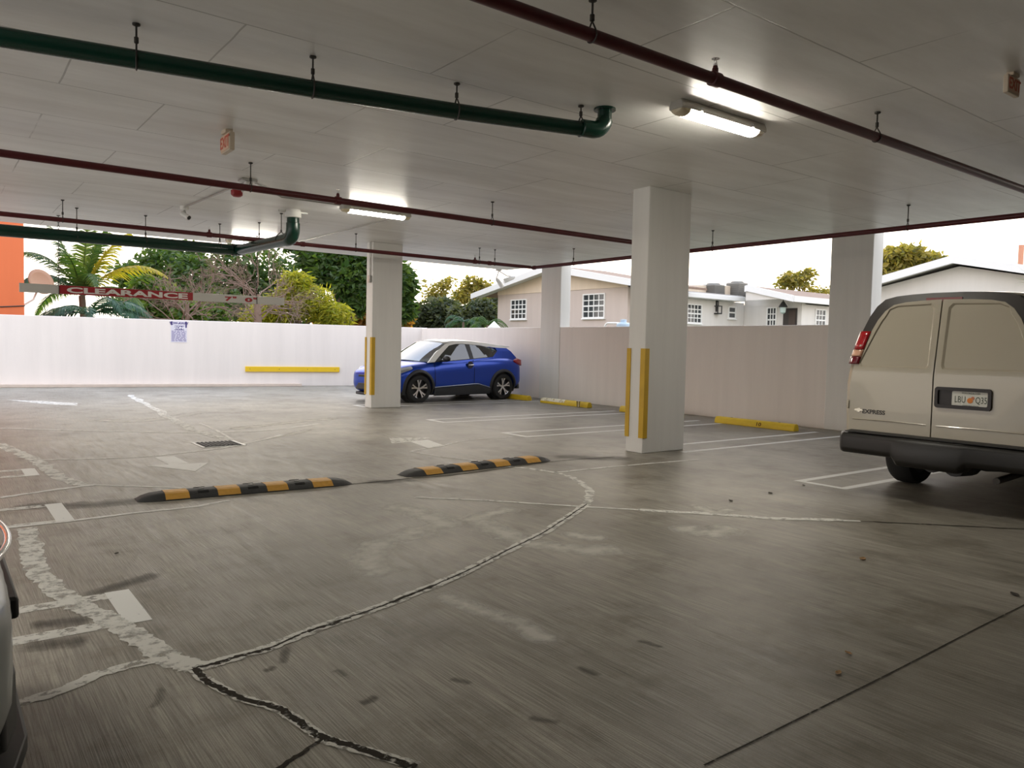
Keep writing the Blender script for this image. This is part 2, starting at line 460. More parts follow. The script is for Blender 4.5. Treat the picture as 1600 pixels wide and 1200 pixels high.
# ------------------------------------------------------------------ floor paint, cracks, stains
LV = [0]
def lift(): LV[0] += 1; return .0008 + .00005*LV[0]
def paint(pts, m=None, name='painted_line'):
    z = lift(); ps = [onz(x, y, 0) if len(p) == 2 and isinstance(p, tuple) and p[0] == p[0] else p for p in pts for x, y in [p]]
    mb = MB(); mb.add([(p.x, p.y, z) for p in ps], [list(range(len(ps)))])
    return mb.build(name, m or m_line, floor)
def paintw(quad, m=None, name='painted_line'):
    z = lift(); mb = MB(); mb.add([(x, y, z) for x, y in quad], [list(range(len(quad)))])
    return mb.build(name, m or m_line, floor)
def ribbon(px, w, m, name, jit=.25, world=False, dens=False, sub=8, seed=1):
    rr = random.Random(seed); z = (.0004 + .000008*seed) if dens else lift()
    pts = [Vector((p[0], p[1], 0)) if world else onz(p[0], p[1], 0) for p in px]
    pts = spline(pts, sub); k = len(pts); mb = MB(); att = []
    rows = []
    off = 0
    for i, p in enumerate(pts):
        t = (pts[min(i+1, k-1)]-pts[max(i-1, 0)]).normalized(); nrm = Vector((-t.y, t.x, 0))
        ww = w if not isinstance(w, (list, tuple)) else w[0] + (w[1]-w[0])*i/(k-1)
        off = off*.8 + rr.uniform(-1, 1)*ww*jit*(.18 if dens else .5)
        if dens:
            e = min(1, i/3, (k-1-i)/3)
            row = [p + nrm*(ww*u/2+off) for u in (-1, -.5, 0, .5, 1)]; att += [0, .7*e, 1*e, .7*e, 0]
        else:
            a = ww/2*(1+rr.uniform(-jit, jit)); b = ww/2*(1+rr.uniform(-jit, jit))
            row = [p - nrm*a + nrm*off, p + nrm*b + nrm*off]
        rows.append([(q.x, q.y, z) for q in row])
    mb.grid(rows)
    if dens: mb.att = att
    return mb.build(name, m, floor, merge=not dens)

# stall dividers: two thin lines joined by an end bar
LW = .10
for x0, x1, ya, yb in ((7.85, 13.0, 10.52, 9.90), (7.85, 13.0, 13.02, 12.46), (8.75, 13.3, 7.98, 7.36), (8.05, 13.3, 5.02, 4.48), (8.05, 13.3, 16.75, 16.25)):
    for y in (ya, yb): paintw([(x0, y-LW/2), (x1, y-LW/2), (x1, y+LW/2), (x0, y+LW/2)])
    if x0 != 8.75: paintw([(x0-LW/2, yb-LW/2), (x0+LW/2, yb-LW/2), (x0+LW/2, ya+LW/2), (x0-LW/2, ya+LW/2)])
for ya, yb in ((4.93, 4.36), (7.84, 7.05), (10.06, 9.56)):
    paintw([(.80, yb-.02), (.93, yb-.02), (.93, ya+.02), (.80, ya+.02)])
    for y in (ya-.05, yb+.03): paintw([(-5, y-.06), (.80, y-.06), (.80, y+.06), (-5, y+.06)], m_lineworn)
# arrows
paint([(240, 714), (272, 713), (295, 724), (264, 726)], m_line, 'painted_arrow')
paint([(228, 727.5), (325, 723), (305, 736.5)], m_line, 'painted_arrow')
paint([(640, 690), (668, 687), (696, 697), (668, 700)], m_line, 'painted_arrow')
paint([(608, 684), (673, 684), (640, 691), (612, 693)], m_lineworn, 'painted_arrow')
paint([(10, 624.5), (66, 627), (121, 630), (121, 634), (64, 631)], m_lineworn, 'painted_arrow')
# pale sealed cracks
ribbon([(42, 825), (46, 850), (52, 880), (80, 912), (112, 940), (150, 958), (190, 975), (218, 1002), (258, 1028), (302, 1046)], .13, m_seal, 'crack_sealant', .18, sub=12, seed=2)
ribbon([(0, 693), (30, 708), (60, 724), (88, 744), (122, 755), (144, 757.5)], .15, m_seal, 'crack_sealant', .2, sub=12, seed=3)
ribbon([(144, 757.5), (210, 760), (285, 763)], .05, m_chalk, 'crack_sealant', seed=4)
ribbon([(0, 778), (60, 769), (144, 758)], .07, m_chalk, 'crack_sealant', seed=5)
ribbon([(0, 826), (104, 815), (200, 803), (300, 792), (360, 782)], .055, m_chalk, 'crack_sealant', seed=6)
ribbon([(205, 617), (225, 628), (249, 643), (288, 666), (318, 676), (358, 687)], .16, m_seal, 'crack_sealant', .4, seed=7)
ribbon([(0, 669), (100, 672), (220, 675), (318, 676), (420, 672), (500, 662)], .09, m_chalk, 'crack_sealant', seed=8)
ribbon([(60, 719), (140, 717), (220, 714), (320, 704), (370, 696), (440, 680)], .07, m_chalk, 'crack_sealant', seed=9)
ribbon([(312, 661), (340, 674), (362, 687)], .05, m_chalk, 'crack_sealant', seed=10)
ribbon([(15, 1105), (100, 1075), (180, 1046), (262, 1029)], .075, m_lineworn, 'crack_sealant', .2, seed=11)
ribbon([(916, 787), (918, 770), (903, 752), (872, 740), (820, 732), (772, 727)], .085, m_seal, 'crack_sealant', .3, seed=12)
ribbon([(642, 705.5), (692, 714), (752, 721), (782, 727)], .05, m_chalk, 'crack_sealant', seed=13)
ribbon([(642, 705), (692, 696), (736, 687), (800, 683)], .05, m_chalk, 'crack_sealant', seed=14)
ribbon([(872, 738), (976, 728), (1092, 718)], .05, m_chalk, 'crack_sealant', seed=15)
ribbon([(648, 777), (752, 782), (840, 787), (916, 792), (992, 796), (1080, 801), (1200, 809), (1345, 815)], .045, m_chalk, 'crack_sealant', .3, seed=16)
ribbon([(1000, 797), (1100, 803), (1200, 809), (1320, 814)], .10, m_lineworn, 'crack_sealant', .3, seed=61)
# dark open cracks with crumbled pale edges
MAIN = [(302, 1046), (360, 1030), (420, 1013), (480, 988), (545, 965), (610, 942), (680, 914), (740, 887), (800, 857), (850, 832), (890, 806), (916, 788)]
ribbon(MAIN, .085, m_lineworn, 'crack_edge', .12, sub=14, seed=17)
ribbon(MAIN, .016, m_crack, 'crack', .35, sub=14, seed=18)
for i, seg in enumerate((MAIN[0:3], MAIN[3:5], MAIN[5:7])):
    ribbon(seg, .026, m_crack, 'crack', .5, sub=12, seed=70+i)
LOW = [(302, 1046), (330, 1068), (380, 1092), (430, 1106), (480, 1138), (510, 1155), (560, 1170), (650, 1199)]
ribbon(LOW, .055, m_lineworn, 'crack_edge', .12, sub=14, seed=19)
ribbon(LOW, .034, m_crack, 'crack', .22, sub=14, seed=20)
ribbon([(506, 1154), (470, 1178), (438, 1200), (380, 1240)], .018, m_crack, 'crack', .3, seed=21)
ribbon([(1345, 815), (1450, 820), (1600, 827), (1700, 832)], .020, m_crack, 'crack', .5, seed=22)
ribbon([(1100, 1197), (1240, 1128), (1400, 1048), (1520, 986), (1610, 941)], .008, m_crack, 'control_joint', .05, seed=23)
ribbon([(548, 757), (600, 752), (650, 747), (720, 741), (860, 722), (960, 714)], .02, m_crack, 'control_joint', .3, seed=24)
# mineral bloom and damp marks
ribbon([(590, 788), (650, 800), (690, 817), (650, 832), (600, 852), (585, 880), (610, 905)], .5, m_stain, 'mineral_bloom', .35, dens=True, seed=25)
ribbon([(685, 922), (740, 950), (800, 978), (880, 1012)], .26, m_stain, 'mineral_bloom', .5, dens=True, seed=26)
ribbon([(730, 800), (770, 825), (830, 850), (900, 860), (1000, 858)], .45, m_stain, 'mineral_bloom', .4, dens=True, seed=27)
ribbon([(700, 815), (760, 803), (800, 790)], .36, m_stain, 'mineral_bloom', .4, dens=True, seed=28)
ribbon([(880, 828), (910, 838), (960, 842)], .3, m_stain, 'mineral_bloom', .4, dens=True, seed=29)
ribbon([(1080, 786), (1120, 800), (1150, 792)], .3, m_stain, 'mineral_bloom', .4, dens=True, seed=30)
ribbon([(1060, 818), (1110, 830), (1150, 820)], .55, m_stain, 'mineral_bloom', .4, dens=True, seed=31)
ribbon([(340, 672), (420, 664), (560, 650)], .5, m_stain, 'mineral_bloom', .4, dens=True, seed=32)
ribbon([(390, 690), (440, 682), (500, 668)], .3, m_stain, 'mineral_bloom', .4, dens=True, seed=33)
ribbon([(120, 655), (220, 658), (330, 640)], .7, m_stain, 'mineral_bloom', .4, dens=True, seed=34)
ribbon([(20, 1015), (90, 1010), (150, 1000)], .22, m_dark, 'damp_stain', .4, dens=True, seed=35)
ribbon([(40, 985), (90, 975), (150, 968)], .22, m_dark, 'damp_stain', .4, dens=True, seed=36)
ribbon([(850, 712), (930, 716), (1000, 716)], .55, m_dark, 'damp_stain', .4, dens=True, seed=37)
ribbon([(120, 935), (200, 910), (260, 895)], .2, m_dark, 'damp_stain', .4, dens=True, seed=38)
ribbon([(560, 752), (610, 752), (650, 748)], .35, m_dark, 'damp_stain', .4, dens=True, seed=39)
ribbon([(0, 790), (120, 790), (260, 778)], .5, m_dark, 'damp_stain', .4, dens=True, seed=40)
for i, (x, y, dx, dy) in enumerate(((440, 1040, 10, -35), (520, 1046, 25, 12), (410, 1050, 22, -10), (235, 1110, 20, -40), (900, 1040, 40, 18), (990, 1000, 50, 14), (560, 1100, 30, -14), (700, 1060, 40, 10), (820, 1120, 60, 12))):
    ribbon([(x, y), (x+dx*.5, y+dy*.4), (x+dx, y+dy)], .07, m_dark, 'tyre_scuff', .3, dens=True, seed=41+i)

# drain grate
dp = [onz(x, y, 0) for x, y in ((342, 694),)][0]
dr = thing('floor_drain', 'dark square slotted drain grate in the floor where the pale cracks meet', 'drain', (3.28, 11.2, 0))
MB().box((2.98, 10.90, 0), (3.58, 11.50, .006)).build('frame', m_steel, dr, bevel=.002)
g = MB().box((3.02, 10.94, .006), (3.54, 11.46, .008))
for i in range(9): g.box((3.04+i*.056, 10.96, .008), (3.07+i*.056, 11.44, .016))
g.build('grate', mat('cast_iron', (.03, .03, .03), .6, .5), dr)

# ------------------------------------------------------------------ speed bumps
def speed_bump(p0, p1, label, n=9):
    a, b = Vector((*p0, 0)), Vector((*p1, 0)); L = (b-a).length; d = (b-a)/L; q = Vector((-d.y, d.x, 0))
    root = thing('speed_bump', label, 'speed bump', (a+b)/2, group='speed bumps across the drive aisle')
    W, H = .165, .062
    prof = [(-1, 0), (-1, .12), (-.62, .86), (-.35, 1), (.35, 1), (.62, .86), (1, .12), (1, 0)]
    cap = .22; step = (L-2*cap)/7
    def ring(s, k=1): return [a + d*s + q*(u*W*(.55+.45*k)) + Vector((0, 0, v*H*k)) for u, v in prof]
    body = MB()
    body.loft([ring(0, .12), ring(.05, .55), ring(.12, .85), ring(cap, 1), ring(L-cap, 1), ring(L-.12, .85), ring(L-.05, .55), ring(L, .12)])
    body.build('rubber_body', m_black, root, bevel=.006)
    for i in range(7):
        s0, s1 = cap+step*i, cap+step*(i+1)
        if i % 2 == 0:
            st = MB(); pr = [(-.985, .16), (-.625, .89), (-.35, 1.025), (.35, 1.025), (.625, .89), (.985, .16)]
            rows = []
            for s in (s0+.012, s1-.012):
                rows.append([a + d*s + q*(u*W*1.006) + Vector((0, 0, v*H+.0012)) for u, v in pr])
            st.grid(rows); st.build('reflective_stripe', m_stripe, root)
        else:
            c = a + d*(s0+s1)/2
            bo = MB(); bo.lathe([(.0, .004), (.026, .004), (.03, 0), (.03, -.004)], c+Vector((0, 0, H+.001)), n=14)
            bo.build('anchor_bolt', mat('dark_bolt', (.01, .01, .01), .4, .5), root, smooth=40)
            for sg in (-1, 1):
                sl = MB(); cc = c + q*(W*.62*sg) + Vector((0, 0, H*.80))
                sl.cbox((0, 0, 0), (.10, .03, .012), Matrix.Translation(cc) @ frame((0, 0, 0), d, q + Vector((0, 0, -.5*sg))))
                sl.build('grip_notch', mat('notch_black', (.006, .006, .006), .8), root)
    return root
speed_bump((1.50, 7.66), (3.56, 7.52), 'black and yellow rubber speed bump nearer the painted arrow and floor drain')
speed_bump((4.24, 7.60), (6.50, 7.78), 'black and yellow rubber speed bump pointing towards the foot of the nearer white column')

# ------------------------------------------------------------------ wheel stops
def wheel_stop(p, rz, label):
    root = localthing('wheel_stop', label, 'wheel stop', p, rz, group='yellow concrete wheel stops along the side wall')
    L = .92; prof = [(-.085, 0), (-.085, .06), (-.055, .12), (-.03, .135), (.03, .135), (.055, .12), (.085, .06), (.085, 0)]
    mb = MB(); mb.loft([[(u*k, y, v*(1 if k == 1 else .96)) for u, v in prof] for y, k in ((-L, .93), (-L+.03, 1), (L-.03, 1), (L, .93))])
    mb.build('concrete_body', m_yellow2, root, bevel=.008)
    for y in (-.55, .55):
        MB().lathe([(0, .004), (.02, .004), (.024, 0)], (0, y, .134), n=12).build('anchor_pin', m_rod, root)
    return root
ws = wheel_stop((13.02, 9.15, 0), 0, 'yellow wheel stop with a small dark stencil on its front, between nearer column and van')
m_sten = worn_material('worn_dark_stencil', (.12, .05, .02), .34, .5, 30)
text('10', .10, m_sten, ws, frame((-.088, -.14, .062), (0, -1, 0), (.35, 0, 1)), 'stencil_lettering', .002, 1.3)
def stop_copy(p, label):
    o = ws.copy(); COL.objects.link(o); o.location = p; o['label'] = label
    for ch in ws.children:
        if ch.name.startswith('stencil_l'): continue
        c = ch.copy(); COL.objects.link(c); c.parent = o
    return o
w2 = stop_copy((13.02, 14.85, 0), 'yellow wheel stop with bleached patch and a plastic cup, beside the blue car')
stop_copy((13.06, 11.95, 0), 'yellow wheel stop half hidden behind the nearer white column')
stop_copy((13.10, 17.35, 0), 'yellow wheel stop touching the back wheel of the blue car')
bl = MB(); bl.grid([[(-.0856, y, .062), (-.0556, y, .1215), (-.0305, y, .1366), (.03, y, .1366)] for y in (-.05, .3, .62, .90)])
bl.build('bleached_patch', worn_material('bleached_paint', (.80, .76, .60), .36, .5, 8), w2, org=(0, 0, 0))
cup = localthing('plastic_cup', 'small clear crumpled plastic cup lying against the wheel stop beside the blue car', 'cup', (12.84, 14.15, 0))
m_cup = glass_material('clear_plastic', (.9, .9, .9), .08)
MB().lathe([(.0, .005), (.034, .005), (.036, .01), (.042, .09), (.046, .155), (.049, .158), (.047, .162), (.043, .155), (.034, .01), (0, .008)], (0, 0, 0), n=20).build('cup_body', m_cup, cup, smooth=40)
MB().lathe([(.049, .158), (.051, .164), (.049, .168)], (0, 0, 0), n=20).build('rim', m_white, cup, smooth=40)

# loose leaves and grit on the floor
def litter(px, s, c, label, rz, name='fallen_leaf', cat='leaf'):
    p = onz(*px); o = MB()
    sh = [(-1, 0), (-.5, .42), (.1, .55), (.7, .35), (1.1, 0), (.7, -.35), (.1, -.5), (-.5, -.38)]
    ca, sa = math.cos(rz), math.sin(rz)
    top = [(p.x+s*(u*ca-v*sa), p.y+s*(u*sa+v*ca), .003+.012*abs(v)+.006*(abs(u) > .9)) for u, v in sh]
    n = len(sh); c0 = (p.x, p.y, .004)
    o.add(top+[c0], [[i, (i+1) % n, n] for i in range(n)])
    ob = o.build(name, c, org=(p.x, p.y, 0), solid=.002); return tag(ob, label, cat)
m_leafd = mat('dry_leaf', (.28, .15, .04), .7, var=.3); m_leafb = mat('dark_leaf', (.04, .033, .025), .8)
litter((1348, 874), .042, m_leafd, 'curled tan dry leaf lying on the open floor below the van', .4)
litter((1204, 771), .04, m_leafb, 'dark dry leaf on the floor left of the van wheel, farther of two', 1.0)
litter((1142, 783), .035, m_leafb, 'dark leaf scrap on the floor beside the pale Y-shaped scratch', 1.1)
litter((1256, 759), .03, m_leafb, 'tiny dark leaf scrap by the corner of the stall marking at the van', .9)
litter((1586, 930), .04, m_leafb, 'dark leaf scrap on the floor at the right edge near the straight joint', .9)
litter((1310, 1053), .026, m_leafd, 'small pale chip on the floor beside the straight joint', .3, 'concrete_chip', 'chip')
litter((1326, 1022), .022, m_leafd, 'tiny pale chip on the floor, farther one by the pitted patch', 1.3, 'concrete_chip', 'chip')
litter((182, 866), .02, m_leafb, 'tiny black scrap on the floor right of the broad pale crack', .8)

# ------------------------------------------------------------------ pipes
def hanger(root, p, ztop, r, name='hanger'):
    """threaded rod with a clevis ring round the pipe at p"""
    p = Vector(p); mb = MB()
    mb.tube([(p.x, p.y, ztop), (p.x, p.y, p.z+r+.07)], .0075, 6)
    mb.lathe([(.0, .0), (.028, 0), (.028, -.012), (.012, -.02)], (p.x, p.y, ztop), n=10)
    mb.lathe([(.009, 0), (.016, .005), (.016, .045), (.009, .05)], (p.x, p.y, p.z+r+.045), n=8)
    return mb
def pipe(name, label, pts, r, m, hangers=(), group=None, couplings=(), heads=(), ax=(1, 0, 0)):
    root = thing(name, label, 'pipe', pts[0], group=group)
    MB().tube(pts, r, 18).build('pipe_run', m, root, smooth=40)
    ax = Vector(ax)
    for h in hangers:
        h = Vector(h); mb = hanger(root, h, CZ, r); side = ax.cross(Vector((0, 0, 1)))
        for sgn in (-1, 1):
            mb.tube([h+Vector((0, 0, r+.05)), h+side*(sgn*r*.8)+Vector((0, 0, r*.75)), h+side*(sgn*(r+.003))], .006, 5)
        mb.tube([h+side*((r+.004)*math.cos(q))+Vector((0, 0, (r+.004)*math.sin(q))) for q in [PI+PI*i/8 for i in range(9)]], .006, 5)
        mb.build('hanger', m_rod, root, smooth=40)
    for c in couplings:
        c = Vector(c)
        MB().tube([c-ax*.045, c-ax*.04, c+ax*.04, c+ax*.045], [r, r*1.28, r*1.28, r], 16).build('coupling', m, root, smooth=30)
    for h in heads:
        h = Vector(h); mb = MB()
        mb.lathe([(r*.55, 0), (r*.55, .05), (.02, .055), (.017, .07)], h+Vector((0, 0, r*.7)), n=12)
        sp = mb.build('sprinkler_tee', m, root, smooth=35)
        q = MB(); z = h.z+r*.7+.07
        q.lathe([(.017, 0), (.017, .012), (.008, .014), (.008, .02)], (h.x, h.y, z), n=10)
        q.tube([(h.x-.012, h.y, z+.01), (h.x-.016, h.y, z+.03), (h.x, h.y, z+.052)], .003, 5)
        q.tube([(h.x+.012, h.y, z+.01), (h.x+.016, h.y, z+.03), (h.x, h.y, z+.052)], .003, 5)
        q.lathe([(.0, 0), (.03, 0), (.03, .003), (.0, .004)], (h.x, h.y, z+.052), n=14)
        q.build('sprinkler_head', m_chrome, root, smooth=35)
    return root
def hangpt(px, Y=None):  # ceiling anchor of a hanger
    p = onz(px[0], px[1], CZ); return p

RG = 'red sprinkler pipes under the ceiling'
# pipe A, nearest: parallel to X
XD = 11.95
YA = 3.82
a0, a1 = ony(770, 3, YA), ony(1600, 295, YA); zA = (a0.z+a1.z)/2
pipe('sprinkler_pipe', 'dark red sprinkler pipe crossing the upper right above the nearer tube light', [(-5.5, YA, zA), (XD-.05, YA, zA)], .043, m_red,
     hangers=[(onz(924, 0, CZ).x, YA, zA), (onz(1402, 168, CZ).x, YA, zA)], heads=[(ony(1117, 125, YA).x, YA, zA)], couplings=[(ony(1117, 125, YA).x, YA, zA)], group=RG)
XD = 11.95
YBp = 10.06
b0, b1 = ony(100, 250, YBp), ony(900, 368, YBp); zB = (b0.z+b1.z)/2
xB = ony(528, 310, YBp).x
pipe('sprinkler_pipe', 'dark red sprinkler pipe passing behind the nearer column, below the middle tube light', [(-5.5, YBp, zB), (XD-.05, YBp, zB)], .043, m_red,
     hangers=[(onz(392, 254, CZ).x, YBp, zB), (onz(770, 315, CZ).x, YBp, zB)], heads=[(xB, YBp, zB)], couplings=[(xB, YBp, zB)], group=RG)
YC = 15.0
c0, c1 = ony(100, 342, YC), ony(700, 406, YC); zC = (c0.z+c1.z)/2
XD = 11.95
xs = [ony(x, y, YC).x for x, y in ((327, 366), (473, 381), (742, 411), (765, 413))]
pipe('sprinkler_pipe', 'dark red sprinkler pipe nearest the slab edge, crossing the farther white column', [(-5.5, YC, zC), (XD-.05, YC, zC)], .040, m_red,
     hangers=[(ony(x, y, YC).x, YC, zC) for x, y in ((98, 342), (405, 372), (556, 389), (749, 411), (773, 413))],
     couplings=[(x, YC, zC) for x in xs], heads=[(xs[0], YC, zC), (xs[2], YC, zC)], group=RG)
d0, d1 = onx(1078, 391, XD), onx(1590, 339, XD); zD = (d0.z+d1.z)/2
pipe('sprinkler_pipe', 'red sprinkler pipe running along the open side above the low wall and van', [(XD, YC+.0, zD), (XD, -6, zD)], .040, m_red,
     hangers=[(XD, onx(px, py, XD).y, zD) for px, py in ((896, 410), (1113, 388), (1418, 357))], couplings=[(XD, YC-.08, zD)], group=RG, ax=(0, 1, 0))

# green drain pipes
GG = 'green drain pipes under the ceiling'
h1 = [onz(x, y, CZ) for x, y in ((213, 37), (489, 88), (714, 130), (908, 165))]
zc = [zat(x, y, h.x, h.y) for (x, y), h in zip(((213, 93), (489, 139), (714, 174), (908, 201)), h1)]
e = onz(945, 170, CZ); dirG = (h1[3]-h1[0]); dirG.z = 0; dirG.normalize()
start = h1[0] - dirG*7; zs = zc[0]-(zc[3]-zc[0])/3.9*7*.3
corner = Vector((e.x, e.y, zc[3]))
RG1 = .068
pts = [Vector((start.x, start.y, zc[0]))] + [Vector((h.x, h.y, z)) for h, z in zip(h1, zc)] + elbow(corner, dirG, (0, 0, 1), .13)
root = thing('drain_pipe', 'long dark green drain pipe ending in an upward elbow left of the nearer tube light', 'pipe', e, group=GG)
MB().tube(pts[:5]+[corner-dirG*.14], RG1, 24).build('pipe_run', m_green, root, smooth=40)
MB().tube([corner-dirG*.26, corner-dirG*.25]+[corner-dirG*.14]+elbow(corner, dirG, (0, 0, 1), .13)+[(corner.x, corner.y, CZ-.14), (corner.x, corner.y, CZ-.13)], [RG1, RG1+.012]+[RG1+.012]*10+[RG1+.012, RG1+.004], 24).build('elbow', m_green, root, smooth=40)
MB().tube([(corner.x, corner.y, CZ-.16), (corner.x, corner.y, CZ)], RG1, 24).build('riser', m_green, root, smooth=40)
MB().lathe([(0, 0), (.105, 0), (.105, -.018), (RG1, -.02)], (corner.x, corner.y, CZ), n=24).build('flange', m_green, root, smooth=30)
for h, z in zip(h1, zc):
    p = Vector((h.x, h.y, z)); mb = hanger(root, p, CZ, RG1); side = dirG.cross(Vector((0, 0, 1)))
    for sgn in (-1, 1): mb.tube([p+Vector((0, 0, RG1+.05)), p+side*(sgn*RG1*.8)+Vector((0, 0, RG1*.75)), p+side*(sgn*(RG1+.003))], .007, 5)
    mb.tube([p+side*((RG1+.004)*math.cos(q))+Vector((0, 0, (RG1+.004)*math.sin(q))) for q in [PI+PI*i/8 for i in range(9)]], .007, 5)
    mb.build('hanger', m_rod, root, smooth=40)
# second green pipe, farther, with a swing towards the camera and a riser into a white collar
h2 = [onz(x, y, CZ) for x, y in ((122, 323), (238, 331), (345, 349))]
Y2 = 15.75
k0, k1 = ony(0, 364, Y2), ony(345, 388, Y2)
kc = ony(372, 391, Y2)
rise = onz(458, 328, CZ)
q0 = Vector((rise.x, rise.y, zat(452, 372, rise.x, rise.y)))
root = thing('drain_pipe', 'dark green drain pipe near the slab edge turning to a riser with white collar', 'pipe', rise, group=GG)
RG2 = .105
bd = (q0-kc).normalized()
MB().tube([(-5.5, Y2, k0.z), kc], RG2, 24).build('pipe_run', m_green, root, smooth=40)
MB().tube([kc-Vector((.12, 0, 0)), kc, kc+bd*.12], RG2+.012, 24).build('elbow', m_green, root, smooth=40)
MB().tube([kc, q0-bd*.1], RG2, 24).build('pipe_run', m_green, root, smooth=40)
MB().tube([q0-bd*.28, q0-bd*.27]+elbow(q0, bd, (0, 0, 1), .17)+[(q0.x, q0.y, q0.z+.26), (q0.x, q0.y, q0.z+.27)], [RG2]+[RG2+.013]*11+[RG2], 24).build('elbow', m_green, root, smooth=40)
MB().tube([(q0.x, q0.y, q0.z+.15), (q0.x, q0.y, CZ-.12)], RG2, 24).build('riser', m_green, root, smooth=40)
MB().lathe([(RG2+.02, -.14), (RG2+.035, -.13), (RG2+.035, -.03), (RG2+.02, -.02), (RG2+.02, 0), (0, 0)], (q0.x, q0.y, CZ), n=24).build('collar', m_white, root, smooth=30)
MB().box((q0.x-.26, q0.y-.02, CZ-.05), (q0.x+.26, q0.y+.02, CZ-.02)).build('support_strut', m_steel, root, bevel=.004)
for p in [Vector((h.x, Y2, k0.z+(k1.z-k0.z)*(h.x-k0.x)/(k1.x-k0.x))) for h in h2] + [q0-bd*.5]:
    mb = hanger(root, p, CZ, RG2)
    sd = Vector((0, 1, 0)) if abs(p.y-Y2) < .05 else Vector((1, 0, 0))
    for sgn in (-1, 1): mb.tube([p+Vector((0, 0, RG2+.06)), p+sd*(sgn*RG2*.8)+Vector((0, 0, RG2*.75)), p+sd*(sgn*(RG2+.003))], .008, 5)
    mb.build('hanger', m_rod, root, smooth=40)

# ------------------------------------------------------------------ tube lights
m_tube = mat('lit_diffuser', (1.0, .945, .82), .4, emit=30)
def tube_light(c, label):
    root = localthing('tube_light', label, 'light', (c[0], c[1], CZ), group='fluorescent tube lights on the ceiling')
    L, W = .64, .098
    prof = [(-W, -.045), (-W, -.075), (-W*.92, -.08), (W*.92, -.08), (W, -.075), (W, -.045), (W*.75, 0), (-W*.75, 0)]
    hb = MB(); hb.loft([[(x, u*k, v) for u, v in prof] for x, k in ((-L, .8), (-L+.03, 1), (L-.03, 1), (L, .8))]); hb.build('housing', mat('grey_housing', (.50, .48, .43), .5), root, bevel=.005)
    pr = [(W*.84*math.cos(t), -.080-.048*math.sin(t)) for t in [PI*i/10 for i in range(11)]]
    MB().loft([[(x, u, v) for u, v in pr] for x in (-L+.12, L-.12)]).build('diffuser', m_tube, root, smooth=40)
    for sg in (-1, 1):
        ec = MB(); ec.loft([[(sg*x, u*k, -.080+(v+.080)*k) for u, v in pr] for x, k in ((L-.12, 1), (L-.05, .97), (L-.02, .86), (L-.005, .6))])
        ec.build('end_cap', mat('clear_end_cap', (.75, .66, .46), .25, coat=.4), root, smooth=50)
        for yy in (-.05, .05):
            MB().cbox((sg*(L-.25), yy*2.0, -.06), (.03, .012, .03)).build('clip', m_steel, root)
    return root
la = onz(1125, 186, CZ-.05); lb = onz(588, 331, CZ-.05); lc = onz(398, 378, CZ-.05)
tl = tube_light((la.x, la.y), 'glowing tube light left of the nearest red pipe, above the nearer column')
dup(tl, (lb.x, lb.y, CZ), 'glowing tube light just behind the second red pipe, left of the nearer column')
dup(tl, (lc.x, lc.y, CZ), 'glowing tube light mostly hidden behind the farther green pipe')

for x_, y_, lb_ in ((-1.6, 4.9, 'added unseen fill tube light over the stall of the silver car'), (-1.6, 12.2, 'added unseen fill tube light over the stalls left of the drain')):  # extra fixtures out of view, added to fill the interior with light
    dup(tl, (x_, y_, CZ), lb_)
# conduits
def conduit(pts, label, r=.012):
    root = MB().tube(pts, r, 8).build('conduit', m_steel, org=pts[0], smooth=50)
    return tag(root, label, 'conduit', 'thin steel conduits on the ceiling')
jb = onz(388, 283, CZ-.02); camp = onz(288, 324, CZ-.02)
conduit([(jb.x, jb.y+.11, CZ-.02), (camp.x, camp.y-.08, CZ-.02)], 'thin grey conduit running from ceiling junction box to security camera', .014)
conduit([(jb.x+.11, jb.y+.05, CZ-.02), onz(440, 308, CZ-.02), (lb.x-.67, lb.y, CZ-.02)], 'thin grey conduit from red alarm strobe to the middle tube light')
conduit([(lb.x+.62, lb.y+.12, CZ-.02), onz(481, 375, CZ-.02), (lc.x+.68, lc.y, CZ-.02)], 'thin dark conduit from middle tube light towards slab edge light', .009)
# junction box with alarm strobe
st = thing('alarm_strobe', 'red fire alarm strobe on a white bracket hanging from ceiling beside the second red pipe', 'alarm', (jb.x, jb.y, CZ))
MB().box((jb.x-.12, jb.y-.10, CZ-.03), (jb.x+.10, jb.y+.10, CZ)).build('mounting_plate', m_steel, st, bevel=.005)
MB().box((jb.x-.05, jb.y-.05, CZ-.13), (jb.x+.05, jb.y+.05, CZ-.03)).build('bracket', m_white, st, bevel=.01)
sx, sy, sz = jb.x-.13, jb.y+.10, zat(364, 301, jb.x-.13, jb.y+.1)
MB().tube([(jb.x, jb.y, CZ-.10), (sx+.05, sy-.05, sz+.02)], .02, 8).build('arm', m_white, st, smooth=40)
MB().lathe([(0, -.06), (.05, -.055), (.085, -.03), (.085, .03), (.06, .05), (0, .055)], (sx, sy, sz), n=8).build('strobe_body', mat('alarm_red', (.30, .008, .012), .35), st, bevel=.006)
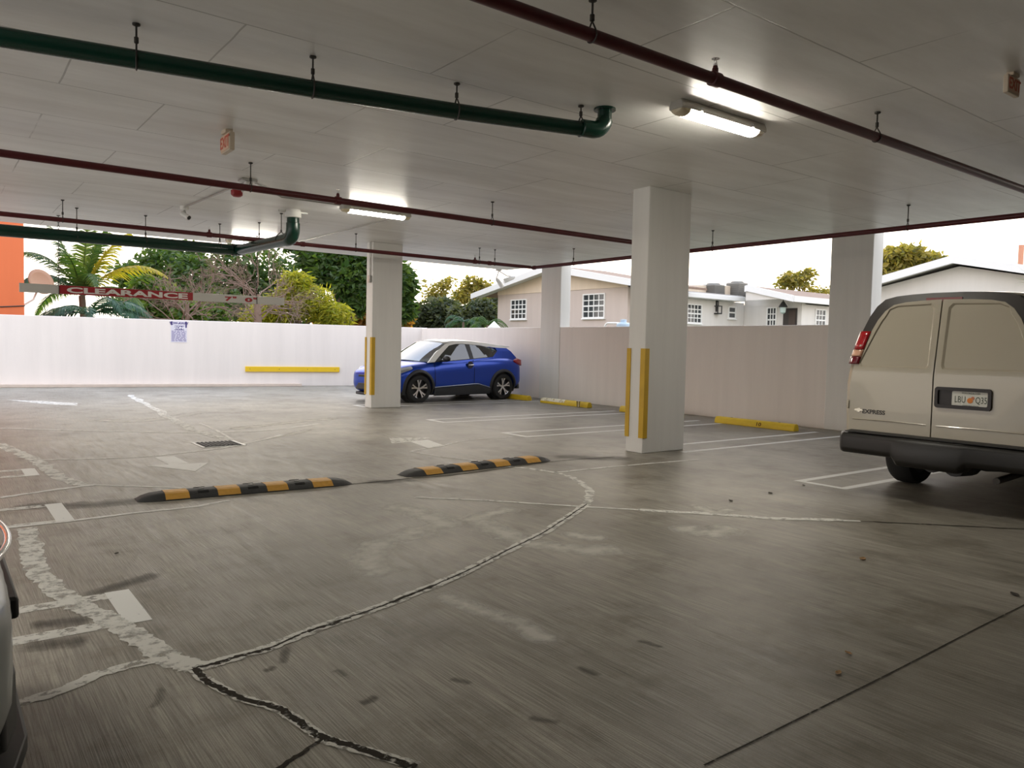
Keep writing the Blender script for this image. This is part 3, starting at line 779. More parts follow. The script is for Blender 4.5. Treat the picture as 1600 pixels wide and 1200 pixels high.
# security camera
sc_ = thing('security_camera', 'small grey bullet security camera hanging from ceiling at the conduit end', 'camera', (camp.x, camp.y, CZ))
MB().lathe([(0, 0), (.07, 0), (.07, -.05), (.055, -.07), (0, -.07)], (camp.x, camp.y, CZ), n=20).build('base', m_white, sc_, smooth=35)
cz = CZ-.07
MB().tube([(camp.x, camp.y, cz), (camp.x+.01, camp.y-.02, cz-.06)], .016, 8).build('swivel', m_steel, sc_, smooth=40)
cdir = Vector((.45, -.75, -.45)).normalized(); cc = Vector((camp.x+.01, camp.y-.02, cz-.09))
MB().tube([cc-cdir*.09, cc-cdir*.085, cc+cdir*.08, cc+cdir*.095], [.03, .042, .042, .046], 18).build('barrel', m_white, sc_, smooth=40)
MB().tube([cc+cdir*.09, cc+cdir*.1], .036, 18).build('lens', m_blackp, sc_, smooth=40)
# exit signs
m_exit = mat('exit_red_letters', (.55, .10, .05), .5)
def exit_sign(p, label, fl=1):
    root = localthing('exit_sign', label, 'sign', (p[0], p[1], CZ), group='exit signs on the ceiling')
    MB().box((-.05, -.08, -.04), (.03, .08, 0)).build('canopy', m_cream, root, bevel=.005)
    MB().box((-.028, -.155, -.235), (.028, .155, -.04)).build('housing', m_cream, root, bevel=.008)
    fr = MB(); fr.box((-.034, -.14, -.22), (-.028, .14, -.055)); fr.build('face_plate', mat('exit_face', (.72, .50, .36), .5), root, bevel=.002)
    text('EXIT', .17, m_exit, root, frame((-.0355, 0, -.138), (0, -1, 0), (0, 0, 1)), 'lettering', .004, .9)
    return root
ep = onz(356, 204, CZ)
ex = exit_sign((ep.x, ep.y), 'cream exit sign with red letters hanging between the green pipe and second red pipe')
e2 = onz(1577, 109, CZ); x2 = dup(ex, (e2.x+.155*.72, e2.y+.02, CZ), 'cream exit sign on the ceiling cut by the right edge of the photo', PI/2); x2.scale = (.72,)*3
# twin floodlight at the slab corner
fx, fy = onz(775, 421, CZ).x, YE-.06
fl = thing('flood_light', 'small twin-headed flood light under the slab corner beside the house gable', 'light', (fx, fy, CZ))
MB().lathe([(0, 0), (.09, 0), (.09, -.05), (0, -.055)], (fx, fy, CZ), n=16).build('base', m_white, fl, smooth=35)
for sg, tip in ((-1, Vector((-.05, .05, -.22))), (1, Vector((.45, -.22, -.16)))):
    b_ = Vector((fx, fy, CZ-.05))
    MB().tube([b_, b_+Vector((tip.x*.5, tip.y*.5, -.14)), b_+tip], .018, 8).build('arm', m_white, fl, smooth=40)
    hd = Vector((.3, .1, -.22)) if sg < 0 else Vector((-.3, .15, -.14))
    MB().tube([b_+tip, b_+tip+hd*.2, b_+tip+hd], [.03, .06, .075], 14).build('lamp_head', m_white, fl, smooth=40)

# ------------------------------------------------------------------ clearance bar
YS = 17.0
s0, s1 = ony(30, 451, YS), ony(444, 469.5, YS)
c0_ = onz(93, 337, CZ)
bar = thing('clearance_bar', 'hanging white clearance bar with CLEARANCE on red and 7 0 height, on chains', 'sign', ((s0.x+s1.x)/2, YS, s0.z))
zc0, hh = (s0.z+s1.z)/2, .084
m_bar = mat('white_bar', (.56, .55, .51), .5, var=.06); m_signred = mat('sign_red', (.33, .012, .018), .5)
MB().box((s0.x, YS-.02, zc0-hh), (s1.x, YS+.02, zc0+hh)).build('board', m_bar, bar, bevel=.004)
r0, r1 = ony(92, 455, YS).x, ony(301, 464, YS).x
MB().box((r0, YS-.0235, zc0-hh*.98), (r1, YS-.02, zc0+hh*.98)).build('red_panel', m_signred, bar)
bo = Vector(((s0.x+s1.x)/2, YS, s0.z))
W_ = mat('sign_white', (.78, .75, .70), .5)
def fit_text(body, x0, x1, z, h, m, bold, name='lettering'):
    t = text(body, h*1.38, m, bar, Matrix(), name, bold)
    xs_ = [v.co.x for v in t.data.vertices]; w = max(xs_)-min(xs_)
    ys_ = [v.co.y for v in t.data.vertices]; mid = (max(ys_)+min(ys_))/2; k = h/(max(ys_)-min(ys_))
    t.data.transform(Matrix.Translation((-(max(xs_)+min(xs_))/2, -mid, 0)))
    t.data.transform(Matrix.Diagonal(((x1-x0)/w, k, 1, 1)))
    t.data.transform(frame(Vector(((x0+x1)/2, YS-.025, z))-bo, (1, 0, 0), (0, 0, 1)))
    return t
fit_text('CLEARANCE', ony(104, 457, YS).x, ony(293, 463, YS).x, zc0, .115, W_, .006)
X_ = lambda px: ony(px, 467, YS).x
fit_text('7', X_(351), X_(362), zc0-.008, .095, m_signred, .006)
fit_text('"', X_(363), X_(369), zc0+.03, .04, m_signred, .003)
fit_text('0', X_(382), X_(394), zc0-.008, .095, m_signred, .006)
fit_text('"', X_(395), X_(401), zc0+.03, .04, m_signred, .003)
for px in (92, 401):
    x = ony(px, 455, YS).x; ch = MB(); z = zc0+hh
    i = 0
    while z < CZ-.09:
        n_ = 8; lk = []
        for j in range(n_+1):
            q = 2*PI*j/n_; a_, b_ = .018*math.cos(q), .034*math.sin(q)
            lk.append((x+(a_ if i % 2 else 0), YS+(0 if i % 2 else a_), z+.034+b_))
        ch.tube(lk, .0055, 5, caps=False); z += .056; i += 1
    ch.tube([(x, YS, z-.03), (x, YS, CZ)], .006, 6); ch.lathe([(0, 0), (.03, 0), (.03, -.01), (0, -.015)], (x, YS, CZ), n=10)
    ch.build('chain', m_rod, bar, smooth=60)
    MB().tube([(x, YS-.03, zc0+hh-.01), (x, YS-.03, zc0-hh-.01)], .007, 6).build('hook', m_rod, bar)
# notice on the garden wall
wdir = Vector((1, -.2, 0)).normalized(); wn = Vector((-.2, -1, 0)).normalized()
def onwall(px, py):
    d = ray(px, py); t = (26.5-O.y-.2*O.x)/(d.y+.2*d.x); return O+d*t
pc = onwall(279.5, 518.5); pw = (onwall(292, 518)-onwall(267, 518)).length/2; ph = abs(onwall(279, 502).z-onwall(279, 535).z)/2
nt = thing('notice_sign', 'small purple and white printed notice mounted high on the pale garden wall', 'sign', pc+wn*.004)
ORG[nt.name] = Vector((0, 0, 0))
F0 = frame((0, 0, 0), wdir, (0, 0, 1))
MB().box((-pw, -ph, -.003), (pw, ph, .004), F0).build('panel', mat('notice_white', (.70, .68, .76), .5), nt)
m_pur = mat('notice_purple', (.065, .045, .20), .5)
nm = MB()
nm.box((-pw, ph*.62, .004), (-pw*.80, ph*.98, .006), F0); nm.box((pw*.80, ph*.40, .004), (pw, ph*.98, .006), F0)
nm.box((-pw*.55, ph*.17, .004), (pw*.66, ph*.58, .0055), F0)
nm.build('printed_blocks', m_pur, nt)
text('TOW-AWAY', ph*.30, m_pur, nt, F0 @ Matrix.Translation((0, ph*.80, .005)), 'lettering', .004, .95)
text('ZONE', ph*.36, mat('notice_letter_white', (.78, .77, .82), .5), nt, F0 @ Matrix.Translation((.02, ph*.37, .0065)), 'lettering', .006, 1.0)
pl = MB(); rr = random.Random(4)
for j in range(9):
    z = ph*(.06-j*.115); x = -pw*.92
    while x < pw*.88:
        w = rr.uniform(.04, .13); x2 = min(x+w, pw*.92)
        pl.box((x, z-ph*.03, .004), (x2, z+ph*.03, .0055), F0); x = x2+.022
pl.build('small_print', mat('notice_print', (.16, .13, .33), .5), nt)
# yellow rail on the garden wall
ra, rb = onwall(383, 577), onwall(530, 577)
rl = thing('bumper_rail', 'long flat yellow bumper rail fixed low on the pale garden wall', 'rail', ((ra+rb)/2).xy.to_3d())
zr = (ra.z+rb.z)/2; L2 = (rb-ra).length/2; F1 = frame(((ra+rb)/2).xy.to_3d()+Vector((0, 0, zr)), wdir, (0, 0, 1))
MB().box((-L2, -.085, .0), (L2, .085, .06), F1).build('plank', mat('bright_yellow', (.76, .50, .015), .5, var=.08), rl, bevel=.01)
for i in range(4): MB().lathe([(0, .0), (.018, 0), (.018, .004), (0, .005)], F1 @ Vector((-L2*.9+L2*.6*i, 0, .06)), 'y', 10).build('bolt', m_rod, rl)
# ------------------------------------------------------------------ cars
def catmull(stns, x):
    """interpolates rows (x, a, b, c ...) at x"""
    s = sorted(stns, key=lambda r: r[0]); k = len(s)
    if x <= s[0][0]: return s[0][1:]
    if x >= s[-1][0]: return s[-1][1:]
    for i in range(k-1):
        if s[i][0] <= x <= s[i+1][0]:
            t = (x-s[i][0])/(s[i+1][0]-s[i][0]); t = t*t*(3-2*t)*.5+t*.5
            return tuple(a+(b-a)*t for a, b in zip(s[i][1:], s[i+1][1:]))
def wheel(parent, x, y, r, w, side, n_sp=5, rim_m=None, name='wheel'):
    """side = +1 when the outer face looks towards +y"""
    rt = MB(); h = w/2
    rt.lathe([(r*.66, -h*.9), (r*.80, -h), (r*.93, -h*.95), (r*.985, -h*.72), (r, -h*.4), (r, h*.4), (r*.985, h*.72), (r*.93, h*.95), (r*.80, h), (r*.66, h*.9)], (x, y, r), 'y', 40, closed=True)
    t = rt.build(name, m_tire, parent, smooth=35)
    rm = MB(); s = side
    rm.lathe([(0, s*h*.25), (r*.62, s*h*.25), (r*.65, s*h*.55), (r*.68, s*h*.86), (r*.70, s*h*.90), (r*.68, s*h*.80), (r*.67, -s*h*.8)], (x, y, r), 'y', 40)
    rm.build('rim_barrel', mat('rim_black', (.014, .014, .015), .35), t, smooth=35)
    sp = MB(); yo = y+s*h*.62
    for i in range(n_sp):
        a0 = 2*PI*i/n_sp + PI/2
        for da in (-.20, .20):
            pts = []
            for rad, wd in ((.10, .050), (.34, .044), (.655, .060)):
                a = a0 + da*(rad/.655)
                c = Vector((math.cos(a), 0, math.sin(a)))*r*rad; tn = Vector((-math.sin(a), 0, math.cos(a)))
                pts.append((c-tn*r*wd, c+tn*r*wd))
            loop = [p[0] for p in pts]+[p[1] for p in pts[::-1]]
            k = len(loop); yy = [s*h*(.0), s*h*.10, s*h*.2][::1]
            dep = [.02, .10, .20, .20, .10, .02]
            vs = [Vector((x, yo, r))+p+Vector((0, s*h*d_, 0)) for p, d_ in zip(loop, dep)]+[Vector((x, yo, r))+p+Vector((0, s*h*(d_-.3), 0)) for p, d_ in zip(loop, dep)]
            sp.add(vs, [[0, 1, 4, 5], [1, 2, 3, 4], [6, 7, 10, 11], [7, 8, 9, 10]]+[[i_, (i_+1) % k, k+(i_+1) % k, k+i_] for i_ in range(k)])
        # bright lip between the spoke tips
        a1, a2 = a0-.34, a0+.34
        arc = [Vector((x+math.cos(a1+(a2-a1)*q/6)*r*.655, yo+s*h*.20, r+math.sin(a1+(a2-a1)*q/6)*r*.655)) for q in range(7)]
        sp.tube(arc, r*.022, 6)
    sp.lathe([(0, s*h*.02), (r*.12, s*h*.0), (r*.13, -s*h*.2)], (x, yo, r), 'y', 16)
    sp.build('spokes', rim_m or m_alloy, t, smooth=30)
    return t

def make_car(name, label, loc, rz, scale, paint_m, roof_m, trim_m):
    car = localthing(name, label, 'car', loc, rz, scale=scale)
    #       x    zbot  wbot  zmid wmid  zsh  wsh  zbelt wbelt zc
    ST = [(2.20, .34, .42, .50, .56, .62, .55, .68, .50, .70),
          (2.12, .24, .66, .48, .74, .64, .73, .74, .66, .77),
          (1.90, .19, .78, .48, .86, .68, .85, .83, .76, .87),
          (1.62, .18, .82, .50, .895, .72, .885, .90, .80, .95),
          (1.32, .18, .83, .52, .905, .74, .90, .945, .815, 1.0),
          (.98,  .18, .83, .50, .89, .76, .875, .985, .815, 1.04),
          (.50,  .18, .82, .46, .865, .78, .86, 1.02, .81, 1.02),
          (-.10, .18, .82, .46, .86, .80, .86, 1.06, .80, 1.05),
          (-.70, .18, .82, .50, .875, .84, .875, 1.10, .795, 1.08),
          (-1.32, .19, .83, .54, .90, .86, .905, 1.13, .79, 1.12),
          (-1.66, .22, .82, .55, .90, .88, .895, 1.12, .78, 1.13),
          (-1.95, .27, .78, .55, .865, .88, .85, 1.06, .74, 1.10),
          (-2.12, .33, .68, .55, .78, .82, .77, .97, .68, 1.00),
          (-2.18, .40, .50, .55, .60, .74, .60, .84, .55, .86)]
    def ring(x, zb, wb, zm, wm, zs, wsd, zt, wt, zc):
        h = [(0, zb), (wb*.8, zb), (wb, zb+.05), (wm*.985, (zm+zb)/2), (wm, zm), (wm*.985, (zm+zs)/2), (wsd, zs), (wsd*.975, zs+(zt-zs)*.45), (wt, zt), (wt*.72, zt+(zc-zt)*.55), (wt*.35, zt+(zc-zt)*.9), (0, zc)]
        return [(x, y, z) for y, z in h] + [(x, -y, z) for y, z in h[-2:0:-1]]
    xs = [2.20, 2.17, 2.12, 2.02, 1.90, 1.76, 1.62, 1.47, 1.32, 1.15, .98, .74, .5, .2, -.1, -.4, -.7, -1.0, -1.32, -1.5, -1.66, -1.8, -1.95, -2.05, -2.12, -2.16, -2.18]
    body = MB().loft([ring(x, *catmull(ST, x)) for x in xs]).build('body', paint_m, car, smooth=55, sub=1)
    apply_mods(body)
    wc = MB()
    for ax in (1.32, -1.32):
        for sg in (-1, 1):
            wc.lathe([(.395, sg*.60), (.395, sg*1.2)], (ax, 0, .36), 'y', 40)
    cut(body, wc)
    body.data.shade_smooth(); body.data.set_sharp_from_angle(angle=R(38))
    # dark floor, wheel wells
    MB().box((-1.9, -.62, .16), (1.9, .62, .45)).build('underbody', m_blackp, car, bevel=.03)
    for ax in (1.32, -1.32):
        for sg in (-1, 1):
            # arch trim: a flat black band round the opening
            rows = []
            for i in range(25):
                q = R(-22+224*i/24); c_, s_ = math.cos(q), math.sin(q)
                row = []
                for rad, yo in ((.372, -.03), (.385, .012), (.425, .016), (.455, -.004), (.462, -.03)):
                    X, Z = ax+rad*c_, .36+rad*s_
                    v = catmull(ST, X); zb, wb, zm, wm, zs, wsd, zt, wt, zc = v
                    yb_ = wm if Z < zm else wm+(wsd-wm)*min(1, (Z-zm)/(zs-zm))
                    if Z < zm: yb_ = wb+(wm-wb)*min(1, max(0, (Z-zb)/(zm-zb)*1.5))
                    row.append((X, sg*(yb_+yo), max(Z, .20)))
                rows.append(row)
            MB().grid(rows).build('wheel_arch', trim_m, car, smooth=40)
            MB().lathe([(.39, sg*.60), (.39, sg*.80)], (ax, 0, .36), 'y', 32).build('wheel_well', m_blackp, car)
    for ax in (1.32, -1.32):
        for sg in (-1, 1): wheel(car, ax, sg*.785, .345, .225, sg)
    # sill cladding
    for sg in (-1, 1):
        rows = []
        for i in range(15):
            X = .90-1.78*i/14; up = .36+.06*min(1, i/10)-(.10*max(0, i-11)/3)
            v = catmull(ST, X); wm = v[3]; wb = v[1]
            rows.append([(X, sg*(wb-.02), .155), (X, sg*(wb+.045), .17), (X, sg*(wm+.012), .28), (X, sg*(wm+.012), up-.02), (X, sg*(wm-.012), up)])
        MB().grid(rows).build('sill_cladding', trim_m, car, smooth=35)
        MB().tube([(.88-1.74*i/14, sg*(catmull(ST, .88-1.74*i/14)[3]+.004), .375+.06*min(1, i/10)-(.10*max(0, i-11)/3)) for i in range(15)], .011, 6).build('sill_moulding', mat('satin_strip', (.30, .32, .34), .3, .6), car, smooth=50)
    def ys(z): return .800-.40*(z-1.0)-.12*max(0, z-1.3)**1
    def side(poly, sg, nm, m, out=0, thick=.012, rnd_=0):
        mb = MB(); mb.prism(poly, lambda u, v, w: (u, sg*(ys(v)+w), v), out-thick, out)
        return mb.build(nm, m, car)
    for sg in (1, -1):
        side([(1.04, .98), (.76, 1.22), (.36, 1.455), (.10, 1.515), (-.4, 1.525), (-.9, 1.49), (-1.35, 1.435), (-1.62, 1.40), (-1.62, 1.375), (-1.22, 1.385), (-.7, 1.44), (-.2, 1.468), (.04, 1.462), (.27, 1.415), (.58, 1.20), (.83, 1.0)], sg, 'roof_pillar', roof_m, .012, .03)
        side([(.80, 1.005), (.57, 1.20), (.27, 1.412), (.04, 1.458), (-.26, 1.458), (-.29, 1.065)], sg, 'side_window', m_glass, 0, .008)
        side([(-.40, 1.455), (-.7, 1.435), (-1.13, 1.375), (-1.25, 1.305), (-1.06, 1.14), (-.40, 1.085)], sg, 'side_window', m_glass, 0, .008)
        side([(-.26, 1.46), (-.29, 1.05), (-.41, 1.06), (-.40, 1.46)], sg, 'door_pillar', m_blackp, .006, .02)
        side([(.90, .985), (.80, 1.005), (.66, 1.125), (.60, 1.02)], sg, 'mirror_base', m_blackp, .01, .03)
        side([(-1.00, 1.06), (-1.06, 1.14), (-1.25, 1.305), (-1.22, 1.385), (-1.62, 1.375), (-1.74, 1.29), (-1.90, 1.14), (-1.95, 1.06)], sg, 'rear_pillar', paint_m, .012, .05)
        side([(.86, .97), (.80, 1.008), (-.40, 1.082), (-1.06, 1.142), (-1.00, 1.06), (.2, .97)], sg, 'belt_panel', paint_m, .006, .03)
        # belt trim
        MB().tube([(u, sg*(ys(v)+.01), v) for u, v in ((.82, 1.0), (.2, 1.04), (-.4, 1.085), (-1.06, 1.143), (-1.26, 1.305))], .008, 6).build('window_trim', m_blackp, car, smooth=50)
        # mirror
        MB().ball((.62, sg*.985, 1.085), .115, 14, (.62, 1.0, .66)).build('mirror_shell', m_blackp, car, smooth=60)
        MB().cbox((.62, sg*.86, 1.03), (.07, .14, .05)).build('mirror_arm', m_blackp, car, bevel=.015)
        # handle
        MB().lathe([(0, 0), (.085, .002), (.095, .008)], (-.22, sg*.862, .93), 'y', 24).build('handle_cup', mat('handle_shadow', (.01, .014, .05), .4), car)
        MB().cbox((-.24, sg*.878, .925), (.17, .022, .032)).build('door_handle', m_chrome, car, bevel=.01)
        # shut lines
        for X, z0_, z1_ in ((.86, .40, .96), (-.36, .44, 1.06)):
            pts = []
            for i in range(9):
                z = z0_+(z1_-z0_)*i/8; v = catmull(ST, X)
                zb, wb, zm, wm, zs, wsd, zt, wt, zc = v
                y = wm if z < zm else (wm+(wsd-wm)*(z-zm)/(zs-zm) if z < zs else wsd+(wt-wsd)*(z-zs)/(zt-zs))
                pts.append((X, sg*(y+.0), z))
            MB().tube(pts, .005, 5).build('door_seam', m_blackp, car)
        # tail and head lamps
        MB().loft([[(x, sg*y, z) for y, z in rg] for x, rg in ((-1.70, ((.82, 1.04), (.84, 1.00), (.86, 1.04), (.83, 1.06))), (-1.90, ((.74, 1.12), (.82, .93), (.87, .97), (.85, 1.09))), (-2.14, ((.66, 1.10), (.68, .88), (.80, .90), (.79, 1.06))))]).build('tail_lamp', m_redlens, car, bevel=.015)
        MB().loft([[(x, sg*y, z) for y, z in rg] for x, rg in ((2.10, ((.50, .70), (.68, .66), (.70, .72), (.52, .76))), (1.90, ((.66, .74), (.84, .70), (.84, .79), (.72, .84))), (1.52, ((.80, .86), (.885, .82), (.885, .86), (.82, .90))))]).build('head_lamp', mat('lamp_lens', (.42, .44, .46), .08, .4, coat=.5), car, bevel=.012)
    # windshield, roof, rear glass
    def patch(fn, nm, m, nu=10, nv=8, solid=0):
        return MB().grid([[fn(i/nu, j/nv) for j in range(nv+1)] for i in range(nu+1)]).build(nm, m, car, smooth=60, solid=solid)
    def wsf(u, v):   # u across (-1..1), v up
        a = 2*u-1; x0 = 1.00+(.36-1.00)*v; z0_ = .995+(1.475-.995)*v
        w = (ys(z0_)-.005)*a; bow = (1-a*a)*(.20-.08*v)
        return (x0+bow, w, z0_+(1-a*a)*.045+math.sin(PI*v)*.02)
    patch(wsf, 'windshield', m_wind)
    def rff(u, v):
        a = 2*u-1; x0 = .36-1.98*v
        pts = ((.36, 1.475), (.10, 1.52), (-.4, 1.53), (-.9, 1.495), (-1.35, 1.44), (-1.62, 1.405))
        z = pts[-1][1]
        for (xa, za), (xb, zb_) in zip(pts, pts[1:]):
            if xb <= x0 <= xa: z = za+(zb_-za)*(xa-x0)/(xa-xb); break
        return (x0+(1-a*a)*(.12*(1-v)-.06*v), (ys(z)+.01)*a, z+(1-a*a)*.045)
    patch(rff, 'roof', roof_m, 12, 16, .02)
    def rgf(u, v):
        a = 2*u-1; x0 = -1.56-.44*v; z = 1.38-.27*v
        return (x0-(1-a*a)*.08, (ys(z)-.04)*a, z+(1-a*a)*.02)
    patch(rgf, 'rear_window', m_glass)
    MB().loft([[(x, y, z) for x, z in ((-1.45, 1.46), (-1.80, 1.425), (-1.80, 1.40), (-1.45, 1.42))] for y in (-.60, -.3, 0, .3, .60)]).build('spoiler', roof_m, car, bevel=.01)
    # cabin
    m_seat = mat('seat_cloth', (.05, .05, .055), .8)
    for sy in (-.36, .36):
        s_ = MB().box((-.32, sy-.24, .55), (.28, sy+.24, .78)); s_.box((-.46, sy-.23, .6), (-.28, sy+.23, 1.16)); s_.box((-.46, sy-.12, 1.18), (-.34, sy+.12, 1.36))
        s_.build('seat', m_seat, car, bevel=.05)
    MB().box((-1.3, -.58, .6), (-1.12, .58, 1.15)).build('rear_seat', m_seat, car, bevel=.05)
    MB().box((.5, -.70, .80), (.95, .70, .985)).build('dashboard', m_blackp, car, bevel=.04)
    MB().lathe([(.17, -.014), (.184, 0), (.17, .014), (.156, 0)], (.40, .36, .98), 'x', 24, closed=True).build('steering_wheel', m_blackp, car, smooth=50)
    # nose
    MB().loft([[(x, y, z) for y, z in ((-w, a), (w, a), (w*.96, b), (-w*.96, b))] for x, w, a, b in ((2.13, .40, .60, .66), (2.215, .40, .60, .66))]).build('upper_grille', trim_m, car, bevel=.01)
    MB().loft([[(x, y, z) for y, z in ((-w, a), (w, a), (w*.9, b), (-w*.9, b))] for x, w, a, b in ((1.95, .66, .27, .45), (2.17, .56, .29, .45), (2.205, .42, .30, .45))]).build('lower_grille', trim_m, car, bevel=.01)
    MB().loft([[(x, y, z) for y, z in ((-w, .16), (w, .16), (w, .22), (-w, .22))] for x, w in ((1.75, .80), (2.0, .76), (2.19, .52), (2.24, .30))]).build('front_lip', m_blackp, car, bevel=.01)
    MB().loft([[(x, y, z) for y, z in ((-w, .27), (w, .27), (w*.98, .50), (-w*.98, .50))] for x, w in ((-1.90, .84), (-2.10, .76), (-2.21, .50))]).build('rear_bumper', trim_m, car, bevel=.02)
    return car
m_blue = mat('blue_metallic_paint', (.001, .045, .40), .30, .5, coat=.35)
m_pearl = mat('pearl_white_paint', (.80, .80, .77), .3, coat=.6)
m_trim = mat('dark_cladding', (.02, .022, .026), .5)
wF, wR = onz(648, 630, 0), onz(780, 624, 0)
CARS = (wR-wF).length/2.64
mid = (wF+wR)/2
hd = wF-wR; rz = math.atan2(hd.y, hd.x)
blue = make_car('car', 'blue compact crossover with white roof parked backed up to the side wall', (mid.x, mid.y+.86*CARS, 0), rz, CARS, m_blue, m_pearl, m_trim)
for ch_ in blue.children:
    if ch_.name.startswith(('wheel', 'seat')): continue
    for v_ in ch_.data.vertices:
        if abs(v_.co.x) > 1.72: v_.co.x = math.copysign(1.72+(abs(v_.co.x)-1.72)*(.82 if v_.co.x > 0 else .74), v_.co.x)
blue.scale = (CARS, CARS, CARS*.935)
m_silver = mat('silver_metallic_paint', (.28, .31, .32), .3, .75, coat=.6)
sil = make_car('car', 'silver car of which only the chrome-trimmed nose enters at the left edge', (.236-2.24*1.06, 3.15, 0), 0, 1.06, m_silver, m_silver, m_blackp)
for z, w, r_ in ((.765, .46, .012), (.30, .46, .012)):
    MB().tube([(2.212-.10*(abs(a)**2.2), a*w, z) for a in [i/8-1 for i in range(17)]], r_, 8).build('chrome_strip', m_chrome, sil, smooth=50)
gm = MB()
for i in range(17):
    for j in range(4): gm.cbox((2.175-.08*(abs(i-8)/8)**2.2, (i-8)*.052, .600+j*.042), (.02, .03, .03))
gm.build('grille_mesh', m_blackp, sil)

# ------------------------------------------------------------------ van
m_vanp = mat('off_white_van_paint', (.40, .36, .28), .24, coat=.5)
VX, VY = 7.93, 3.48
van = localthing('van', 'white cargo van seen from behind, parked nose to the side wall', 'van', (VX, VY, 0), 0)
# rear silhouette: half widths by height
RP = [(.60, .90), (.90, .915), (1.18, .915), (1.40, .888), (1.60, .838), (1.75, .795), (1.88, .742), (1.99, .675), (2.06, .595), (2.088, .48), (2.102, .32), (2.11, .12)]
def vring(k, x, dz=0):
    h = [(w*k+(.0 if k == 1 else 0), z*(1 if z < 1 else 1)+dz*(z-.6)/1.5) for z, w in RP]
    return [(x, -y, z) for y, z in h] + [(x, y, z) for y, z in h[::-1]]
def vr(x, add, top): return [(x, -(w+add), z+top*(z-.6)/1.5) for z, w in RP]+[(x, (w+add), z+top*(z-.6)/1.5) for z, w in RP[::-1]]
tilt = lambda z: max(0, (z-1.3))*.16      # rear face leans forward towards the roof
def tl_(ring): return [(x+tilt(z), y, z) for x, y, z in ring]
vb = MB()
vb.loft([tl_(vr(.0, -.0, 0)), tl_(vr(.015, .035, .01)), tl_(vr(.06, .055, .015)), tl_(vr(.15, .075, .022)), vr(.5, .085, .03), vr(2.2, .085, .035), vr(3.9, .11, .03), vr(4.1, .10, .0)])
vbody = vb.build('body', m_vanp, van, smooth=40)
wc = MB()
for sg in (-1, 1): wc.lathe([(.45, sg*.55), (.45, sg*1.3)], (1.22, 0, .40), 'y', 32)
cut(vbody, wc); vbody.data.shade_smooth(); vbody.data.set_sharp_from_angle(angle=R(40))
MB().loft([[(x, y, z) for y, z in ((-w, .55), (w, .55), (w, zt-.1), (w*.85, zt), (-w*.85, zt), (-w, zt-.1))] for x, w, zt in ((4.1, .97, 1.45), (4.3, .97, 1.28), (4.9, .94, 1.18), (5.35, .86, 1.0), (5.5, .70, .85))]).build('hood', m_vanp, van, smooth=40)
MB().box((4.05, -.95, .42), (5.55, .95, .6)).build('front_bumper', m_blackp, van, bevel=.04)
MB().loft([[(x, y, z) for y, z in ((-w, z0_), (w, z0_))] + [(x, w*.99, z0_+.01), (x, -w*.99, z0_+.01)] for x, w, z0_ in ((4.12, .74, 1.92), (4.62, .82, 1.26))]).build('windshield', m_glass, van)
MB().box((.5, -.62, .40), (5.0, .62, .62)).build('underbody', m_blackp, van, bevel=.04)
# rear frame in black rubber, widest over the top
def inset(z, w):
    t = .02+.055*max(0, min(1, (z-1.35)/.35)); return w-t, z-.055*max(0, (z-1.7)/.39)
ip = [inset(z, w) for z, w in RP if z > .5]
fr = MB(); rows = []
OUT = [(w+.028, z+.012*max(0, (z-1.5)/.6)) for z, w in RP]
a_ = [(-.012+tilt(z), -y, z) for y, z in OUT[3:]]+[(-.012+tilt(z), y, z) for y, z in OUT[3:][::-1]]
b_ = [(-.022+tilt(z), -y, z) for y, z in ip[3:]]+[(-.022+tilt(z), y, z) for y, z in ip[3:][::-1]]
a0_ = [(x+.09, y*1.045, z) for x, y, z in a_]
fr.grid([list(r) for r in zip(a0_, a_, b_)]); fr.build('rear_seal', mat('dark_seal', (.022, .017, .014), .45), van, smooth=50)
MB().grid([[(-.026+tilt(2.06), y, z) for z in (2.035, 2.072)] for y in (-.14, 0, .14, .2)]).build('brake_light', mat('dim_red_lens', (.16, .008, .008), .2), van, solid=.008)
